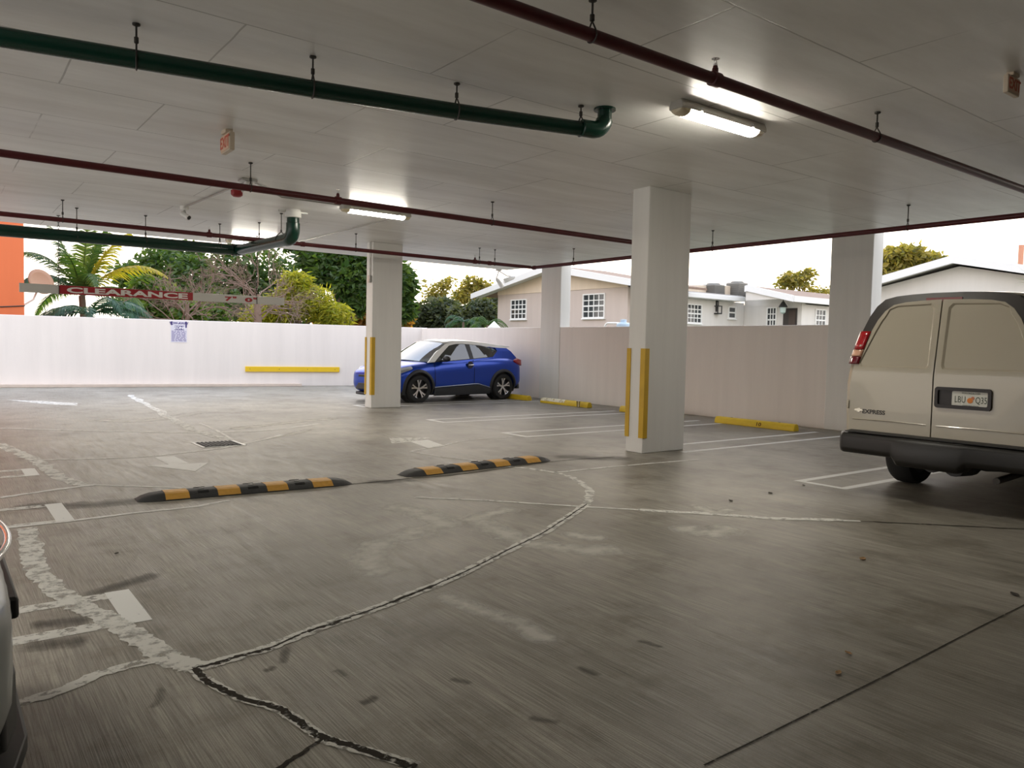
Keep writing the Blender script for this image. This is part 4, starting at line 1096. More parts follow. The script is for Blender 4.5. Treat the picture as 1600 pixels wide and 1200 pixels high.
# doors
for sg in (1, -1):
    g_ = .006
    CE = .04
    wq = ip[2][0]+(ip[3][0]-ip[2][0])*(1.3-ip[2][1])/(ip[3][1]-ip[2][1])
    low = [(CE+sg*g_, .655), (sg*ip[0][0], .655)]+[(sg*w, z) for w, z in ip[1:3]]+[(sg*wq, 1.3), (CE+sg*g_, 1.3)]
    outer = [(CE+sg*g_, 1.3), (sg*wq, 1.3)]+[(sg*w, z) for w, z in ip[3:-1]]+[(CE+sg*g_, ip[-1][1])]
    # pressed upper panel with rounded corners
    zz0, zz1 = 1.36, 2.0
    prof_r = [(w-.045, z) for w, z in ip]
    def wr(z):
        for (wa, za), (wb_, zb_) in zip(prof_r, prof_r[1:]):
            if za <= z <= zb_: return wa+(wb_-wa)*(z-za)/(zb_-za)
        return prof_r[-1][0]
    hole = [(CE+sg*.06, zz0+.03), (CE+sg*.075, zz0)]+[(sg*(wr(zz0)-.03), zz0), (sg*wr(zz0+.03), zz0+.03)]+[(sg*wr(z), z) for z in (1.5, 1.62, 1.74, 1.84, 1.90)]+[(sg*(wr(1.90)-.03), 1.965), (sg*(wr(1.90)-.11), zz1)]+[(CE+sg*.10, zz1+.012), (CE+sg*.065, zz1-.03)]
    fn = lambda d_: (lambda u, v: (-.030+d_+tilt(v), u, v))
    dm = poly_holes(outer, [hole], fn(0))
    k = len(hole); cx = sum(p[0] for p in hole)/k; cz_ = sum(p[1] for p in hole)/k
    inn = [(cx+(u-cx)*.955, cz_+(v-cz_)*.955) for u, v in hole]
    dm.add([fn(0)(u, v) for u, v in hole]+[fn(.016)(u, v) for u, v in inn], [[i, (i+1) % k, k+(i+1) % k, k+i] for i in range(k)])
    dm.add([fn(.016)(u, v) for u, v in inn], [list(range(k))])
    dm.add([fn(0)(u, v) for u, v in low], [list(range(len(low)))])
    outer = low[:-2]+[(sg*wq, 1.3)]+outer[2:]
    k2 = len(outer)
    dm.add([fn(0)(u, v) for u, v in outer]+[fn(.04)(u, v) for u, v in outer], [[i, (i+1) % k2, k2+(i+1) % k2, k2+i] for i in range(k2)])
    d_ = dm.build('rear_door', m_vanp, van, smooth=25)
    # creases above the bumper and hinges
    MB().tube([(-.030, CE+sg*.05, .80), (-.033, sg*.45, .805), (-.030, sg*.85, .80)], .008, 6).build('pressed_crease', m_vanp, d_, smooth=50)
    for z in (.95, 1.55):
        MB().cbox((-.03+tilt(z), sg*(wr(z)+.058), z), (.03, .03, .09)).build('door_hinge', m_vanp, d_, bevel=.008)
# bumper
bm_ = MB()
pr = [(-.16, .445), (-.20, .49), (-.20, .625), (-.17, .658), (.04, .668), (.06, .445)]
rg = []
for y in (-.98, -.95, -.90, -.36, -.30, .30, .36, .90, .95, .98):
    k = 1-.55*max(0, (abs(y)-.90)/.08); dz_ = -.035 if abs(y) <= .30 else 0; px_ = -.02 if abs(y) <= .30 else 0
    rg.append([((x*k if x < 0 else x)+(px_ if x < 0 else 0), y*.97, z+(dz_*2 if z < .6 else (dz_*.4 if z < .65 else 0))) for x, z in pr])
bm_.loft(rg); bm_.build('rear_bumper', mat('weathered_black_plastic', (.010, .009, .008), .45), van, bevel=.018, seg=3)
MB().grid([[(-.16, y, .672), (-.02, y, .682)] for y in (-.86, -.4, 0, .4, .86)]).build('step_pad', m_black, van, solid=.008)
# tail lamps at both corners
for sg in (1, -1):
    def lens(z0_, z1_, nm, m):
        rows = []
        for i in range(5):
            z = z0_+(z1_-z0_)*i/4
            for (wa, za), (wb_, zb_) in zip([(w, z_) for z_, w in RP], [(w, z_) for z_, w in RP][1:]):
                if za <= z <= zb_: w = wa+(wb_-wa)*(z-za)/(zb_-za)
            rows.append([(-.032+tilt(z), sg*(w-.075), z), (-.044+tilt(z), sg*(w-.045), z), (-.040+tilt(z), sg*(w+.012), z), (.0+tilt(z), sg*(w+.052), z), (.10+tilt(z), sg*(w+.096), z)])
        MB().grid(rows).build(nm, m, tlp, smooth=50, solid=.012)
    tlp = MB().cbox((.09, sg*.83, 1.55), (.06, .06, .26)).build('tail_lamp', m_blackp, van)
    lens(1.385, 1.465, 'lower_lens', mat('deep_red_lens', (.13, .005, .012), .15, coat=.6)); lens(1.47, 1.535, 'middle_lens', m_amber); lens(1.54, 1.735, 'upper_lens', m_redlens)
# plate recess, plate and lettering on the nearer-side door
def onvan(px, py): return onx(px, py, VX-.05)
h0, h1_ = onvan(1461, 604), onvan(1548, 642)
hy0, hy1 = h0.y-VY, h1_.y-VY; hz0, hz1 = (onvan(1548, 643).z), (onvan(1463, 604).z)
lh = poly_holes(rrect(hy1, hz0, hy0, hz1, .03), [rrect(hy1+.03, hz0+.035, hy0-.03, hz1-.03, .012, 2)], lambda u, v: (-.055, u, v))
lo = rrect(hy1, hz0, hy0, hz1, .03); k = len(lo)
lh.add([(-.055, u, v) for u, v in lo]+[(-.028, u, v) for u, v in lo], [[i, (i+1) % k, k+(i+1) % k, k+i] for i in range(k)])
hi = rrect(hy1+.03, hz0+.035, hy0-.03, hz1-.03, .012, 2); k = len(hi)
lh.add([(-.055, u, v) for u, v in hi]+[(-.032, u, v) for u, v in hi], [[i, (i+1) % k, k+(i+1) % k, k+i] for i in range(k)])
lh.add([(-.032, u, v) for u, v in hi], [list(range(k))])
holder = lh.build('plate_holder', mat('plate_holder_black', (.014, .010, .010), .45), van, smooth=30)
p0, p1 = onvan(1487, 610), onvan(1546, 639)
py0, py1 = p0.y-VY, p1.y-VY; pz = (onvan(1516, 625).z); pw_, phh = abs(py0-py1)/2, .076; pyc = (py0+py1)/2
MB().prism(rrect(pyc-pw_, pz-phh, pyc+pw_, pz+phh, .012, 3), lambda u, v, w: (w, u, v), -.038, -.034).build('license_plate', mat('plate_white', (.66, .66, .60), .5), van)
FP = lambda dy, dz: frame((-.0385, pyc+dy, pz+dz), (0, -1, 0), (0, 0, 1))
m_pl = mat('plate_green_letters', (.05, .065, .04), .5)
text('LBU', .088, m_pl, van, FP(-pw_*.0+pw_*.56, -.004), 'plate_lettering', .0, .66)
text('Q35', .088, m_pl, van, FP(-pw_*.54, -.004), 'plate_lettering', .0, .66)
text('MYFLORIDA.COM', .024, m_pl, van, FP(0, .060), 'plate_lettering', .0, .85)
text('SUNSHINE STATE', .022, m_pl, van, FP(0, -.061), 'plate_lettering', .0, .85)
MB().lathe([(0, -.0405), (.026, -.0405), (.026, -.0385)], (0, pyc+.006, pz-.008), 'x', 18).build('plate_emblem', mat('plate_orange', (.70, .22, .03), .5), van)
MB().lathe([(0, -.0403), (.016, -.0403), (.016, -.0385)], (0, pyc-.018, pz+.016), 'x', 14).build('plate_emblem', mat('plate_blossom', (.48, .16, .08), .5), van)
# lettering and emblem on the left door
q0_, q1_ = onvan(1346, 641), onvan(1381.5, 646)
ya_, yb_ = q0_.y-VY, q1_.y-VY; zq = (q0_.z+q1_.z)/2
t = text('EXPRESS', .062, mat('badge_dark', (.045, .04, .035), .35, .5), van, Matrix(), 'badge_lettering', .002)
xs_ = [v.co.x for v in t.data.vertices]; ys_ = [v.co.y for v in t.data.vertices]
t.data.transform(Matrix.Translation((-(max(xs_)+min(xs_))/2, -(max(ys_)+min(ys_))/2, 0)))
t.data.transform(Matrix.Diagonal(((ya_-yb_)/(max(xs_)-min(xs_)), .046/(max(ys_)-min(ys_)), 1, 1)))
t.data.transform(frame((-.032, (ya_+yb_)/2, zq-.002), (0, -1, 0), (0, 0, 1)))
e0 = onvan(1340.5, 640.5); ey, ez = e0.y-VY, e0.z
bow = [(-.045, -.008), (-.018, -.008), (-.016, -.020), (.014, -.020), (.014, -.008), (.045, -.008), (.042, .010), (.016, .010), (.018, .021), (-.012, .021), (-.013, .010), (-.042, .010)]
MB().prism(bow, lambda u, v, w: (w, ey-u, ez+v), -.037, -.030).build('emblem', mat('pale_gold', (.75, .70, .58), .25, .6), van)
# wheels and underside
for x in (1.22, 4.65):
    for sg in (1, -1): wheel(van, x, sg*.80, .385, .27, sg, 8, m_steel)
MB().tube([(.0, -.18, .42), (.35, -.18, .42)], [.10, .12], 14).build('spare_cover', m_blackp, van, smooth=40)
MB().tube([(.20, .12, .40), (.75, .12, .40)], .10, 14).build('muffler', m_blackp, van, smooth=40)
MB().tube([(.02, -.55, .33), (.8, -.55, .36)], .032, 10).build('exhaust_pipe', m_rod, van, smooth=40)
MB().tube([(1.22, -.8, .385), (1.22, 0, .385), (1.22, .8, .385)], [.05, .14, .05], 12).build('rear_axle', m_blackp, van, smooth=40)

# ------------------------------------------------------------------ neighbouring houses
GZ = -.08
m_pink = wall_material('beige_stucco', (.56, .475, .425), .05); m_pale = wall_material('white_stucco', (.70, .67, .63), .05)
m_gable = wall_material('cream_gable', (.72, .60, .47), .05)
m_fascia = mat('white_fascia', (.78, .78, .77), .5); m_tile = mat('brown_roof_tile', (.24, .165, .125), .8, var=.25, vscale=3, bump=.4, bscale=12)
m_pane = mat('dark_pane', (.05, .055, .06), .08, coat=.5); m_mun = mat('white_muntin', (.82, .82, .80), .5)
m_flat = mat('flat_roof_grey', (.40, .38, .36), .8, var=.15)
def window(parent, fn, u0, u1, v0, v1, cols, rows, nm='window'):
    """fn(u, v, out) -> xyz ; frame with bars, pane as a sub-part"""
    w, h = u1-u0, v1-v0; t = .055
    wn_ = MB()
    def bar(a, b, c, d, o0=.0, o1=.06): wn_.prism([(a, c), (b, c), (b, d), (a, d)], fn, o0, o1)
    bar(u0-t, u0, v0-t, v1+t); bar(u1, u1+t, v0-t, v1+t); bar(u0, u1, v0-t, v0); bar(u0, u1, v1, v1+t)
    bar(u0-t*1.6, u1+t*1.6, v0-t*2, v0-t, 0, .10)
    for i in range(1, cols): x = u0+w*i/cols; bar(x-.022, x+.022, v0, v1, .01, .04)
    for j in range(1, rows):
        y = v0+h*j/rows; q = .034 if j*2 == rows else .022; bar(u0, u1, y-q, y+q, .01, .042)
    wo = wn_.build(nm, m_mun, parent)
    MB().prism([(u0, v0), (u1, v0), (u1, v1), (u0, v1)], fn, -.02, .012).build('pane', m_pane, wo)
    return wo
HX = 25.0
p_eL, p_eR = onx(752, 461, HX), onx(990, 446, HX); p_r = onx(890, 420, HX)
wl, wr_ = onx(778, 470, HX).y, onx(981, 470, HX).y
ry = (wl+wr_)/2; rz_ = p_r.z+.10; ez_ = p_eL.z
house = thing('house', 'low beige gabled house with white barge boards and two grid windows behind the side wall', 'house', (HX+4, ry, GZ))
fX = lambda u, v, o: (HX-o, u, v)
slope = (rz_-ez_)/(p_eL.y-ry)
gz = lambda y: rz_-abs(y-ry)*slope-.12
MB().box((HX, wr_, GZ), (HX+3.2, wl, gz(wl)-.02)).build('wall', m_pink, house)
MB().prism([(wl, gz(wl)-.22), (wl, gz(wl)), (ry, gz(ry)), (wr_, gz(wr_)), (wr_, gz(wr_)-.22)], fX, -.3, .03).build('gable_panel', m_gable, house)
ov = 1.75; yl, yr_ = p_eL.y, ry-(p_eL.y-ry)*1.02
rf = MB(); rp = [(yl, gz(yl)+.02), (ry, gz(ry)+.10), (yr_, gz(yr_)+.02), (yr_, gz(yr_)+.12), (ry, gz(ry)+.22), (yl, gz(yl)+.12)]
rf.prism(rp, fX, -3.3, .62); rf.build('roof', m_tile, house)
MB().prism([(yl+.05, gz(yl)-.14), (ry, gz(ry)-.08), (yr_-.05, gz(yr_)-.14), (yr_-.05, gz(yr_)+.15), (ry, gz(ry)+.24), (yl+.05, gz(yl)+.15)], fX, .60, .70).build('barge_board', m_fascia, house)
MB().prism([(yl, gz(yl)-.05), (ry, gz(ry)-.0), (yr_, gz(yr_)-.05), (yr_, gz(yr_)-.02), (ry, gz(ry)+.03), (yl, gz(yl)-.02)], fX, -.0, .62).build('soffit', m_fascia, house)
for a, b in (((800, 470), (822, 497)), ((913, 461.5), (944, 495))):
    A, B = onx(*a, HX), onx(*b, HX); window(house, fX, B.y, A.y, B.z, A.z, 4, 4)
# flat-roofed wing running back from the house
WY = wr_
wing = thing('house', 'low white wing with flat eave, lanterns and rooftop units, seen between the two columns', 'house', (HX+5, WY, GZ))
fY = lambda u, v, o: (u, WY+.02-o, v)
fYs = lambda u, v, o: (u, WY-.02-o, v)
wxe = ony(1163, 480, WY-.02).x; we = ony(1110, 466, WY-.6)
MB().box((HX+3.22, WY-.02, GZ), (wxe-.02, WY+5.5, we.z-.04)).build('wall', m_pale, wing)
MB().box((HX+3.35, WY-.62, we.z-.03), (wxe-.75, WY+6, we.z+.20)).build('eave', m_fascia, wing, bevel=.02)
MB().box((HX+3.4, WY-.5, we.z+.20), (wxe-.8, WY+6, we.z+.26)).build('flat_roof', m_flat, wing)
for a, b, c_, r_ in (((1074, 476), (1094, 504), 4, 4), ((1138.5, 480.5), (1147.5, 496.5), 1, 2)):
    A, B = ony(*a, WY-.02), ony(*b, WY-.02); window(wing, fYs, A.x, B.x, B.z, A.z, c_, r_)
A = ony(1121, 484, WY-.1)
ln = MB().box((A.x-.16, WY-.26, A.z-.22), (A.x+.16, WY-.02, A.z-.16)); ln.box((A.x-.16, WY-.26, A.z+.16), (A.x+.16, WY-.02, A.z+.20))
for dx in (-.15, .15): ln.box((A.x+dx-.018, WY-.26, A.z-.2), (A.x+dx+.018, WY-.22, A.z+.2))
ln.tube([(A.x, WY-.02, A.z+.42), (A.x, WY-.15, A.z+.40), (A.x, WY-.15, A.z+.2)], .025, 6); ln.box((A.x-.05, WY-.06, A.z-.1), (A.x+.05, WY-.02, A.z+.5))
ln.build('wall_lantern', mat('lantern_black', (.03, .03, .03), .5), wing)
# annex at the end of the court, facing the garage
AX = wxe
ya0, ya1 = onx(1163, 480, AX).y, onx(1262, 480, AX).y
annex = thing('house', 'white annex with brown sloping roof, dark door and hanging lantern, left of the van', 'house', (AX+4, ya1, GZ))
fA = lambda u, v, o: (AX-o, u, v)
eA = onx(1240, 472, AX-.8)
ye = onx(1253, 480, AX).y
MB().box((AX, ye, GZ), (AX+8, WY+6, eA.z)).build('wall', m_pale, annex)
rA = [(onx(1168, 452, AX-.7), onx(1240, 468, AX-.7), onx(1300, 475, AX-.7))][0]
AO = AX-ony(1240, 466, ye-.4).x; ridge = onx(1168, 450, AX-AO)
MB().prism([(onx(1240, 466, AX).y, eA.z-.1), (ridge.y+.1, eA.z-.1), (ridge.y+.1, ridge.z-.2), (ridge.y, ridge.z-.1), (onx(1240, 466, AX).y, eA.z+.1)], fA, -.2, .01).build('gable_panel', m_pale, annex)
rfm = MB(); rq = [(ridge.y+.12, ridge.z-.03), (ridge.y, ridge.z), (onx(1240, 466, AX-AO).y, onx(1240, 466, AX-AO).z)]
top = [(a, b+.12) for a, b in rq[::-1]]
rfm.prism(rq+top, fA, -8, AO); rfm.build('roof', m_tile, annex)
MB().prism([(a, b-.16) for a, b in rq]+[(a, b+.14) for a, b in rq[::-1]], fA, AO-.02, AO+.08).build('barge_board', m_fascia, annex)
MB().prism([(a, b-.05) for a, b in rq]+[(a, b-.02) for a, b in rq[::-1]], fA, 0, AO-.02).build('soffit', m_fascia, annex)
A, B = onx(1200.5, 482, AX), onx(1212, 508, AX); window(annex, fA, B.y, A.y, B.z-.3, A.z, 3, 4)
fE = lambda u, v, o: (u, ye-o, v)
A, B = ony(1274.5, 484.5, ye), ony(1287.5, 510, ye); window(annex, fE, A.x, B.x, B.z-.2, A.z, 3, 4)
ec_ = rq[-1]
MB().prism([(ec_[0], ec_[1]), (ridge.y+.1, ec_[1]-.02), (ridge.y+.1, ridge.z-.04), (ridge.y, ridge.z)], fA, AO-.12, AO-.02).build('gable_panel', m_pale, annex)
MB().prism([(ec_[0]+.4, eA.z-.1), (WY-.03, eA.z-.1), (WY-.03, ridge.z-.12), (ridge.y, ridge.z-.12), (ec_[0]+.4, ec_[1]-.02)], fA, -.3, .008).build('gable_panel', m_pale, annex)
MB().box((AX-AO, ec_[0]-.06, ec_[1]-.16), (AX+8, ec_[0]+.04, ec_[1]+.12)).build('eave_board', m_fascia, annex)
MB().box((AX, ye, eA.z-.05), (AX+8, ye+.1, ec_[1])).build('wall_head', m_pale, annex)
A, B = onx(1225, 482, AX), onx(1245, 512, AX)
MB().prism([(B.y, GZ), (A.y, GZ), (A.y, A.z), (B.y, A.z)], fA, -.05, .05).build('door', mat('dark_door', (.035, .028, .024), .5), annex)
A, B = onx(1234, 485, AX), onx(1243, 512, AX)
MB().prism([(B.y, GZ), (A.y, GZ), (A.y, A.z), (B.y, A.z)], fA, .05, .07).build('door_panel', mat('door_brown', (.06, .04, .03), .5), annex)
A = onx(1223.5, 480, AX-.5); lm = MB()
lm.tube([(A.x, A.y, A.z), (A.x, A.y, A.z+.5)], .02, 6); lm.lathe([(0, .30), (.05, .28), (.20, .06), (.22, .0), (.20, -.01)], A, n=10)
lo_ = lm.build('hanging_lantern', mat('lantern_black', (.03, .03, .03), .5), annex)
MB().lathe([(.15, 0), (.13, -.25), (.05, -.32), (0, -.33)], A, n=10).build('lantern_glass', mat('lantern_glass', (.55, .68, .66), .2), lo_, smooth=40)
# rooftop units
def ac(px, py, Y, w, h, label, first=None):
    p = ony(px, py, Y)
    u = thing('air_conditioner', label, 'air conditioner', (p.x, Y, p.z), group='air conditioners on the flat roof')
    b_ = MB().box((p.x-w/2, Y-w/2, p.z), (p.x+w/2, Y+w/2, p.z+h)); b_.build('casing', mat('ac_grey', (.24, .235, .22), .5, .3), u, bevel=.03)
    s_ = MB()
    for i in range(14): z = p.z+h*.08+i*h*.84/14; s_.box((p.x-w*.53, Y-w*.53, z), (p.x+w*.53, Y+w*.53, z+h*.02))
    s_.build('louvres', mat('ac_dark', (.10, .10, .095), .5, .4), u)
    MB().lathe([(w*.42, h), (w*.42, h+.05), (w*.36, h+.06), (w*.36, h)], (p.x, Y, p.z), n=20).build('fan_shroud', mat('ac_dark', (.10, .10, .095), .5, .4), u)
roofz = we.z+.26
Yr = WY+.15
def roofy(px):
    """depth on the roof so that the unit stands on it"""
    d = ray(px, 462); return WY+1.0
for px, w, top_, label in ((1151, .78, 442, 'large grey louvred air conditioner at the right end of the flat roof'),
                           (1114, .8, 445, 'grey air conditioner on the flat roof beside a cream box')):
    p = ony(px, 462, Yr); t_ = ony(px, top_, Yr)
    u = thing('air_conditioner', label, 'air conditioner', (p.x, Yr, roofz), group='air conditioners on the flat roof')
    h = max(.4, t_.z-roofz)
    MB().box((p.x-w/2, Yr-w/2, roofz), (p.x+w/2, Yr+w/2, roofz+h)).build('casing', mat('ac_grey', (.24, .235, .22), .5, .3), u, bevel=.03)
    s_ = MB()
    for i in range(12): z = roofz+h*.08+i*h*.84/12; s_.box((p.x-w*.52, Yr-w*.52, z), (p.x+w*.52, Yr+w*.52, z+h*.025))
    s_.build('louvres', mat('ac_dark', (.10, .10, .095), .5, .4), u)
    MB().lathe([(w*.42, h), (w*.42, h+.05), (w*.36, h+.06), (w*.36, h)], (p.x, Yr, roofz), n=20).build('fan_shroud', mat('ac_dark', (.10, .10, .095), .5, .4), u)
for px, w, top_, label in ((1134, .8, 447, 'cream box between the two rooftop air conditioners'), (1094, .9, 446, 'cream box at the left end of the flat roof beside the nearer column')):
    p = ony(px, 462, Yr+.3); h = max(.35, ony(px, top_, Yr+.3).z-roofz)
    tag(MB().box((p.x-w/2, Yr+.1, roofz), (p.x+w/2, Yr+.9, roofz+h)).build('roof_box', m_cream, org=(p.x, Yr+.4, roofz), bevel=.03), label, 'roof box')
# second gabled house, behind the van
BX = 23.0
g0, g1, g2 = onx(1360, 440, BX), onx(1500, 402, BX), onx(1640, 420, BX)
sl = (g1.z-g0.z)/(g0.y-g1.y); sr = (g1.z-g2.z)/(g1.y-g2.y)
h2_ = thing('house', 'plain white gable end of a house rising over the van roof', 'house', (BX+4, g1.y, GZ))
fB = lambda u, v, o: (BX-o, u, v)
L0, L1 = onx(1348, 440, BX).y, g2.y-4
zL, zR = g1.z-sl*(L0-g1.y), g1.z-sr*(g1.y-L1)
MB().prism([(L0, GZ), (L0, zL-.25), (g1.y, g1.z-.25), (L1, zR-.25), (L1, GZ)], fB, -6.5, 0).build('wall', m_pale, h2_)
MB().prism([(L0+.5, zL-.25-.12), (g1.y, g1.z-.20), (L1-.5, zR-.25-.12), (L1-.5, zR-.02-.12), (g1.y, g1.z+.02), (L0+.5, zL-.02-.12)], fB, .35, .47).build('barge_board', m_fascia, h2_)
MB().prism([(L0+.5, zL-.22-.12), (g1.y, g1.z-.14), (L1-.5, zR-.22-.12), (L1-.5, zR-.04-.12), (g1.y, g1.z), (L0+.5, zL-.04-.12)], fB, -6.8, .36).build('roof', m_flat, h2_)
pp = onx(1595, 402, BX+2); pb = g1.z-sr*(g1.y-pp.y)-.03
tag(MB().tube([(pp.x, pp.y, pb), (pp.x, pp.y, pp.z+.35)], .07, 10).build('vent_pipe', mat('terracotta_pipe', (.55, .25, .15), .6), org=(pp.x, pp.y, pb)), 'thin terracotta coloured vent pipe on the roof of the gable behind the van', 'pipe')
# orange building at the left
oz = ony(37.5, 420, 30)
m_or = wall_material('orange_stucco', (.62, .145, .045), .04)
ob = thing('building', 'bright orange stucco building at the left edge beyond the garden wall', 'building', (oz.x-5, 33, GZ))
MB().box((oz.x-14, 30, GZ), (oz.x, 40, 9)).build('wall', m_or, ob)
ow = ony(0, 482, 30).z
MB().tube([(oz.x-3, 29.98, ow-.05), (oz.x-.6, 29.98, ow+.06), (oz.x+.02, 29.98, ow+.12)], .02, 6).build('cable', m_rod, ob)
dc = ony(62, 441, 31)
dish = thing('satellite_dish', 'tan oval satellite dish on an arm at the orange building corner', 'satellite dish', (oz.x+.3, 31, 2.6))
dn = Vector((.55, -.75, .25)).normalized(); dm = MB(); o_ = frame(dc, dn.cross(Vector((0, 0, 1))), Vector((0, 0, 1)) - dn*dn.z)
rows = []
for rr_ in (0, .2, .35, .48): rows.append([o_ @ Vector((rr_*math.cos(2*PI*j/24)*1.05, rr_*math.sin(2*PI*j/24)*.92, rr_*rr_*-.35)) for j in range(25)])
dm.grid(rows); dm.build('reflector', mat('tan_dish', (.38, .21, .13), .5), dish, smooth=60, solid=.02)
MB().tube([(oz.x+.045, 31, ony(45, 478, 31).z), (oz.x+.35, 31, ony(52, 468, 31).z), dc+Vector((0, .08, -.1))], .035, 8).build('arm', m_white, dish, smooth=40)
# something white and pointed showing over the wall beside the house, and a blue-white pipe set by the column
q = onx(772, 508, 15.2); 
tp = thing('garden_ornament', 'small white pointed object just showing over the wall beside the beige house', 'ornament', (q.x, q.y, GZ))
MB().lathe([(.18, GZ), (.18, q.z-.1), (.22, q.z-.08), (.02, q.z+.12), (0, q.z+.13)], (q.x, q.y, 0), n=12).build('ornament_body', m_white, tp, smooth=35)
q2 = onx(974, 508, 16.0)
tk = thing('water_tank', 'small pale blue tank with curved pipe showing over side wall, left of nearer column', 'tank', (q2.x, q2.y, GZ))
MB().lathe([(.20, GZ), (.20, q2.z+.02), (.17, q2.z+.06), (.09, q2.z+.08), (.09, q2.z+.16), (0, q2.z+.17)], (q2.x, q2.y, 0), n=16).build('tank_body', mat('pale_blue_plastic', (.48, .60, .72), .4), tk, smooth=35)
MB().tube(spline([(q2.x, q2.y+.2, q2.z-.3), (q2.x, q2.y+.75, q2.z-.25), (q2.x, q2.y+.72, q2.z+.03), (q2.x, q2.y+.45, q2.z+.06), (q2.x, q2.y+.15, q2.z+.05)]), .03, 8).build('curved_pipe', m_white, tk, smooth=50)

# ------------------------------------------------------------------ vegetation
def leafset(name, a, b, t=.45): return leaf_material(name, a, b, t)
lf_dark = leafset('leaf_dark', (.030, .075, .022), (.10, .165, .035)); lf_mid = leafset('leaf_mid', (.05, .12, .025), (.17, .25, .045), .5)
lf_yel = leafset('leaf_yellow', (.17, .22, .025), (.50, .46, .06), .55); lf_sungold = leafset('leaf_sunlit_gold', (.13, .14, .035), (.42, .34, .09), .55)  # gold tone holds the low sun's backlight in the leaf colour
lf_oak = leafset('leaf_oak', (.040, .062, .034), (.11, .125, .06), .45); lf_sunorange = leafset('leaf_sunlit_orange', (.22, .17, .03), (.60, .30, .07), .5)  # orange tone likewise has the sun glow mixed into the leaves
lf_blue = leafset('leaf_bluegreen', (.025, .085, .055), (.075, .17, .10), .4); lf_palm = leafset('leaf_palm', (.035, .10, .035), (.13, .22, .05), .45); lf_pyel = leafset('leaf_palm_yellow', (.28, .28, .03), (.55, .45, .05), .5)
m_bark = mat('bark', (.16, .12, .09), .9, var=.3, bump=.5, bscale=15); m_bare = mat('pinkish_bare_branch', (.21, .145, .11), .85, var=.25)
def leaves(mb, c, rad, n, size, rr, narrow=.5, droop=.3, shell=.55):
    c = Vector(c)
    for _ in range(n):
        d = Vector((rr.gauss(0, 1), rr.gauss(0, 1), rr.gauss(0, 1))).normalized()
        k = shell+(1-shell)*rr.random() if rr.random() < .75 else rr.random()
        p = c + Vector((d.x*rad[0], d.y*rad[1], d.z*rad[2]))*k
        a = Vector((rr.gauss(0, 1), rr.gauss(0, 1), rr.gauss(0, .6)-droop)).normalized()
        s = a.cross(Vector((rr.gauss(0, 1), rr.gauss(0, 1), rr.gauss(0, 1)))).normalized()
        L = size*rr.uniform(.6, 1.3); w = L*narrow*.5; nn = a.cross(s)*L*.12
        o = len(mb.v)
        mb.v += [p, p+a*L*.45+s*w+nn, p+a*L, p+a*L*.45-s*w+nn]
        mb.f += [[o, o+1, o+2], [o, o+2, o+3]]
def branch(mb, p, d, L, r, depth, rr, spread=.55, up=.15):
    p = Vector(p); d = Vector(d).normalized()
    mid_ = p+d*L*.5+Vector((rr.gauss(0, 1), rr.gauss(0, 1), rr.gauss(0, 1)))*L*.06
    e_ = p+d*L
    mb.tube([p, mid_, e_], [r, r*.85, r*.68], 6 if r > .03 else 4, caps=False)
    if depth == 0: return
    for _ in range(3 if depth > 1 else 4):
        nd = (d + Vector((rr.gauss(0, 1), rr.gauss(0, 1), rr.gauss(0, 1)))*spread + Vector((0, 0, up))).normalized()
        t = rr.uniform(.45, 1); branch(mb, p+d*L*t, nd, L*rr.uniform(.55, .78), r*.6, depth-1, rr, spread, up)
def tree(name, label, px, py, dep, blobs, m, size, trunk_px=None, group=None, narrow=.5, trunk_r=.15, seed=1, bm=None, cat='tree', limbs=True, droop=.3):
    """blobs: (px, py, depth offset, rx px, ry px, leaves) – crown clumps given where they are seen"""
    rr = random.Random(seed); base = far(px, py, dep); base.z = GZ
    root = thing(name, label, cat, base, group=group)
    lm = MB(); cs = []
    for bx, by, dd, rx, ry_, n in blobs:
        c = far(bx, by, dep+dd); s_ = (dep+dd)/FPX
        leaves(lm, c, (rx*s_, rx*s_, ry_*s_), n, size, rr, narrow, droop); cs.append(c)
    lm.build('foliage', m, root, merge=False)
    tb = MB()
    cen = sum(cs, Vector())/len(cs)
    tb.tube([base, base.lerp(Vector((cen.x, cen.y, base.z)), .5)+Vector((0, 0, max(.3, (cen.z-base.z)*.45))), cen], [trunk_r, trunk_r*.8, trunk_r*.45], 8)
    if limbs:
        for c in cs:
            st_ = base.lerp(cen, rr.uniform(.45, .75)); tb.tube([st_, st_.lerp(c, .5)+Vector((0, 0, .15)), c], [trunk_r*.5, trunk_r*.35, trunk_r*.15], 6)
    tb.build('trunk', bm or m_bark, root, smooth=50)
    return root
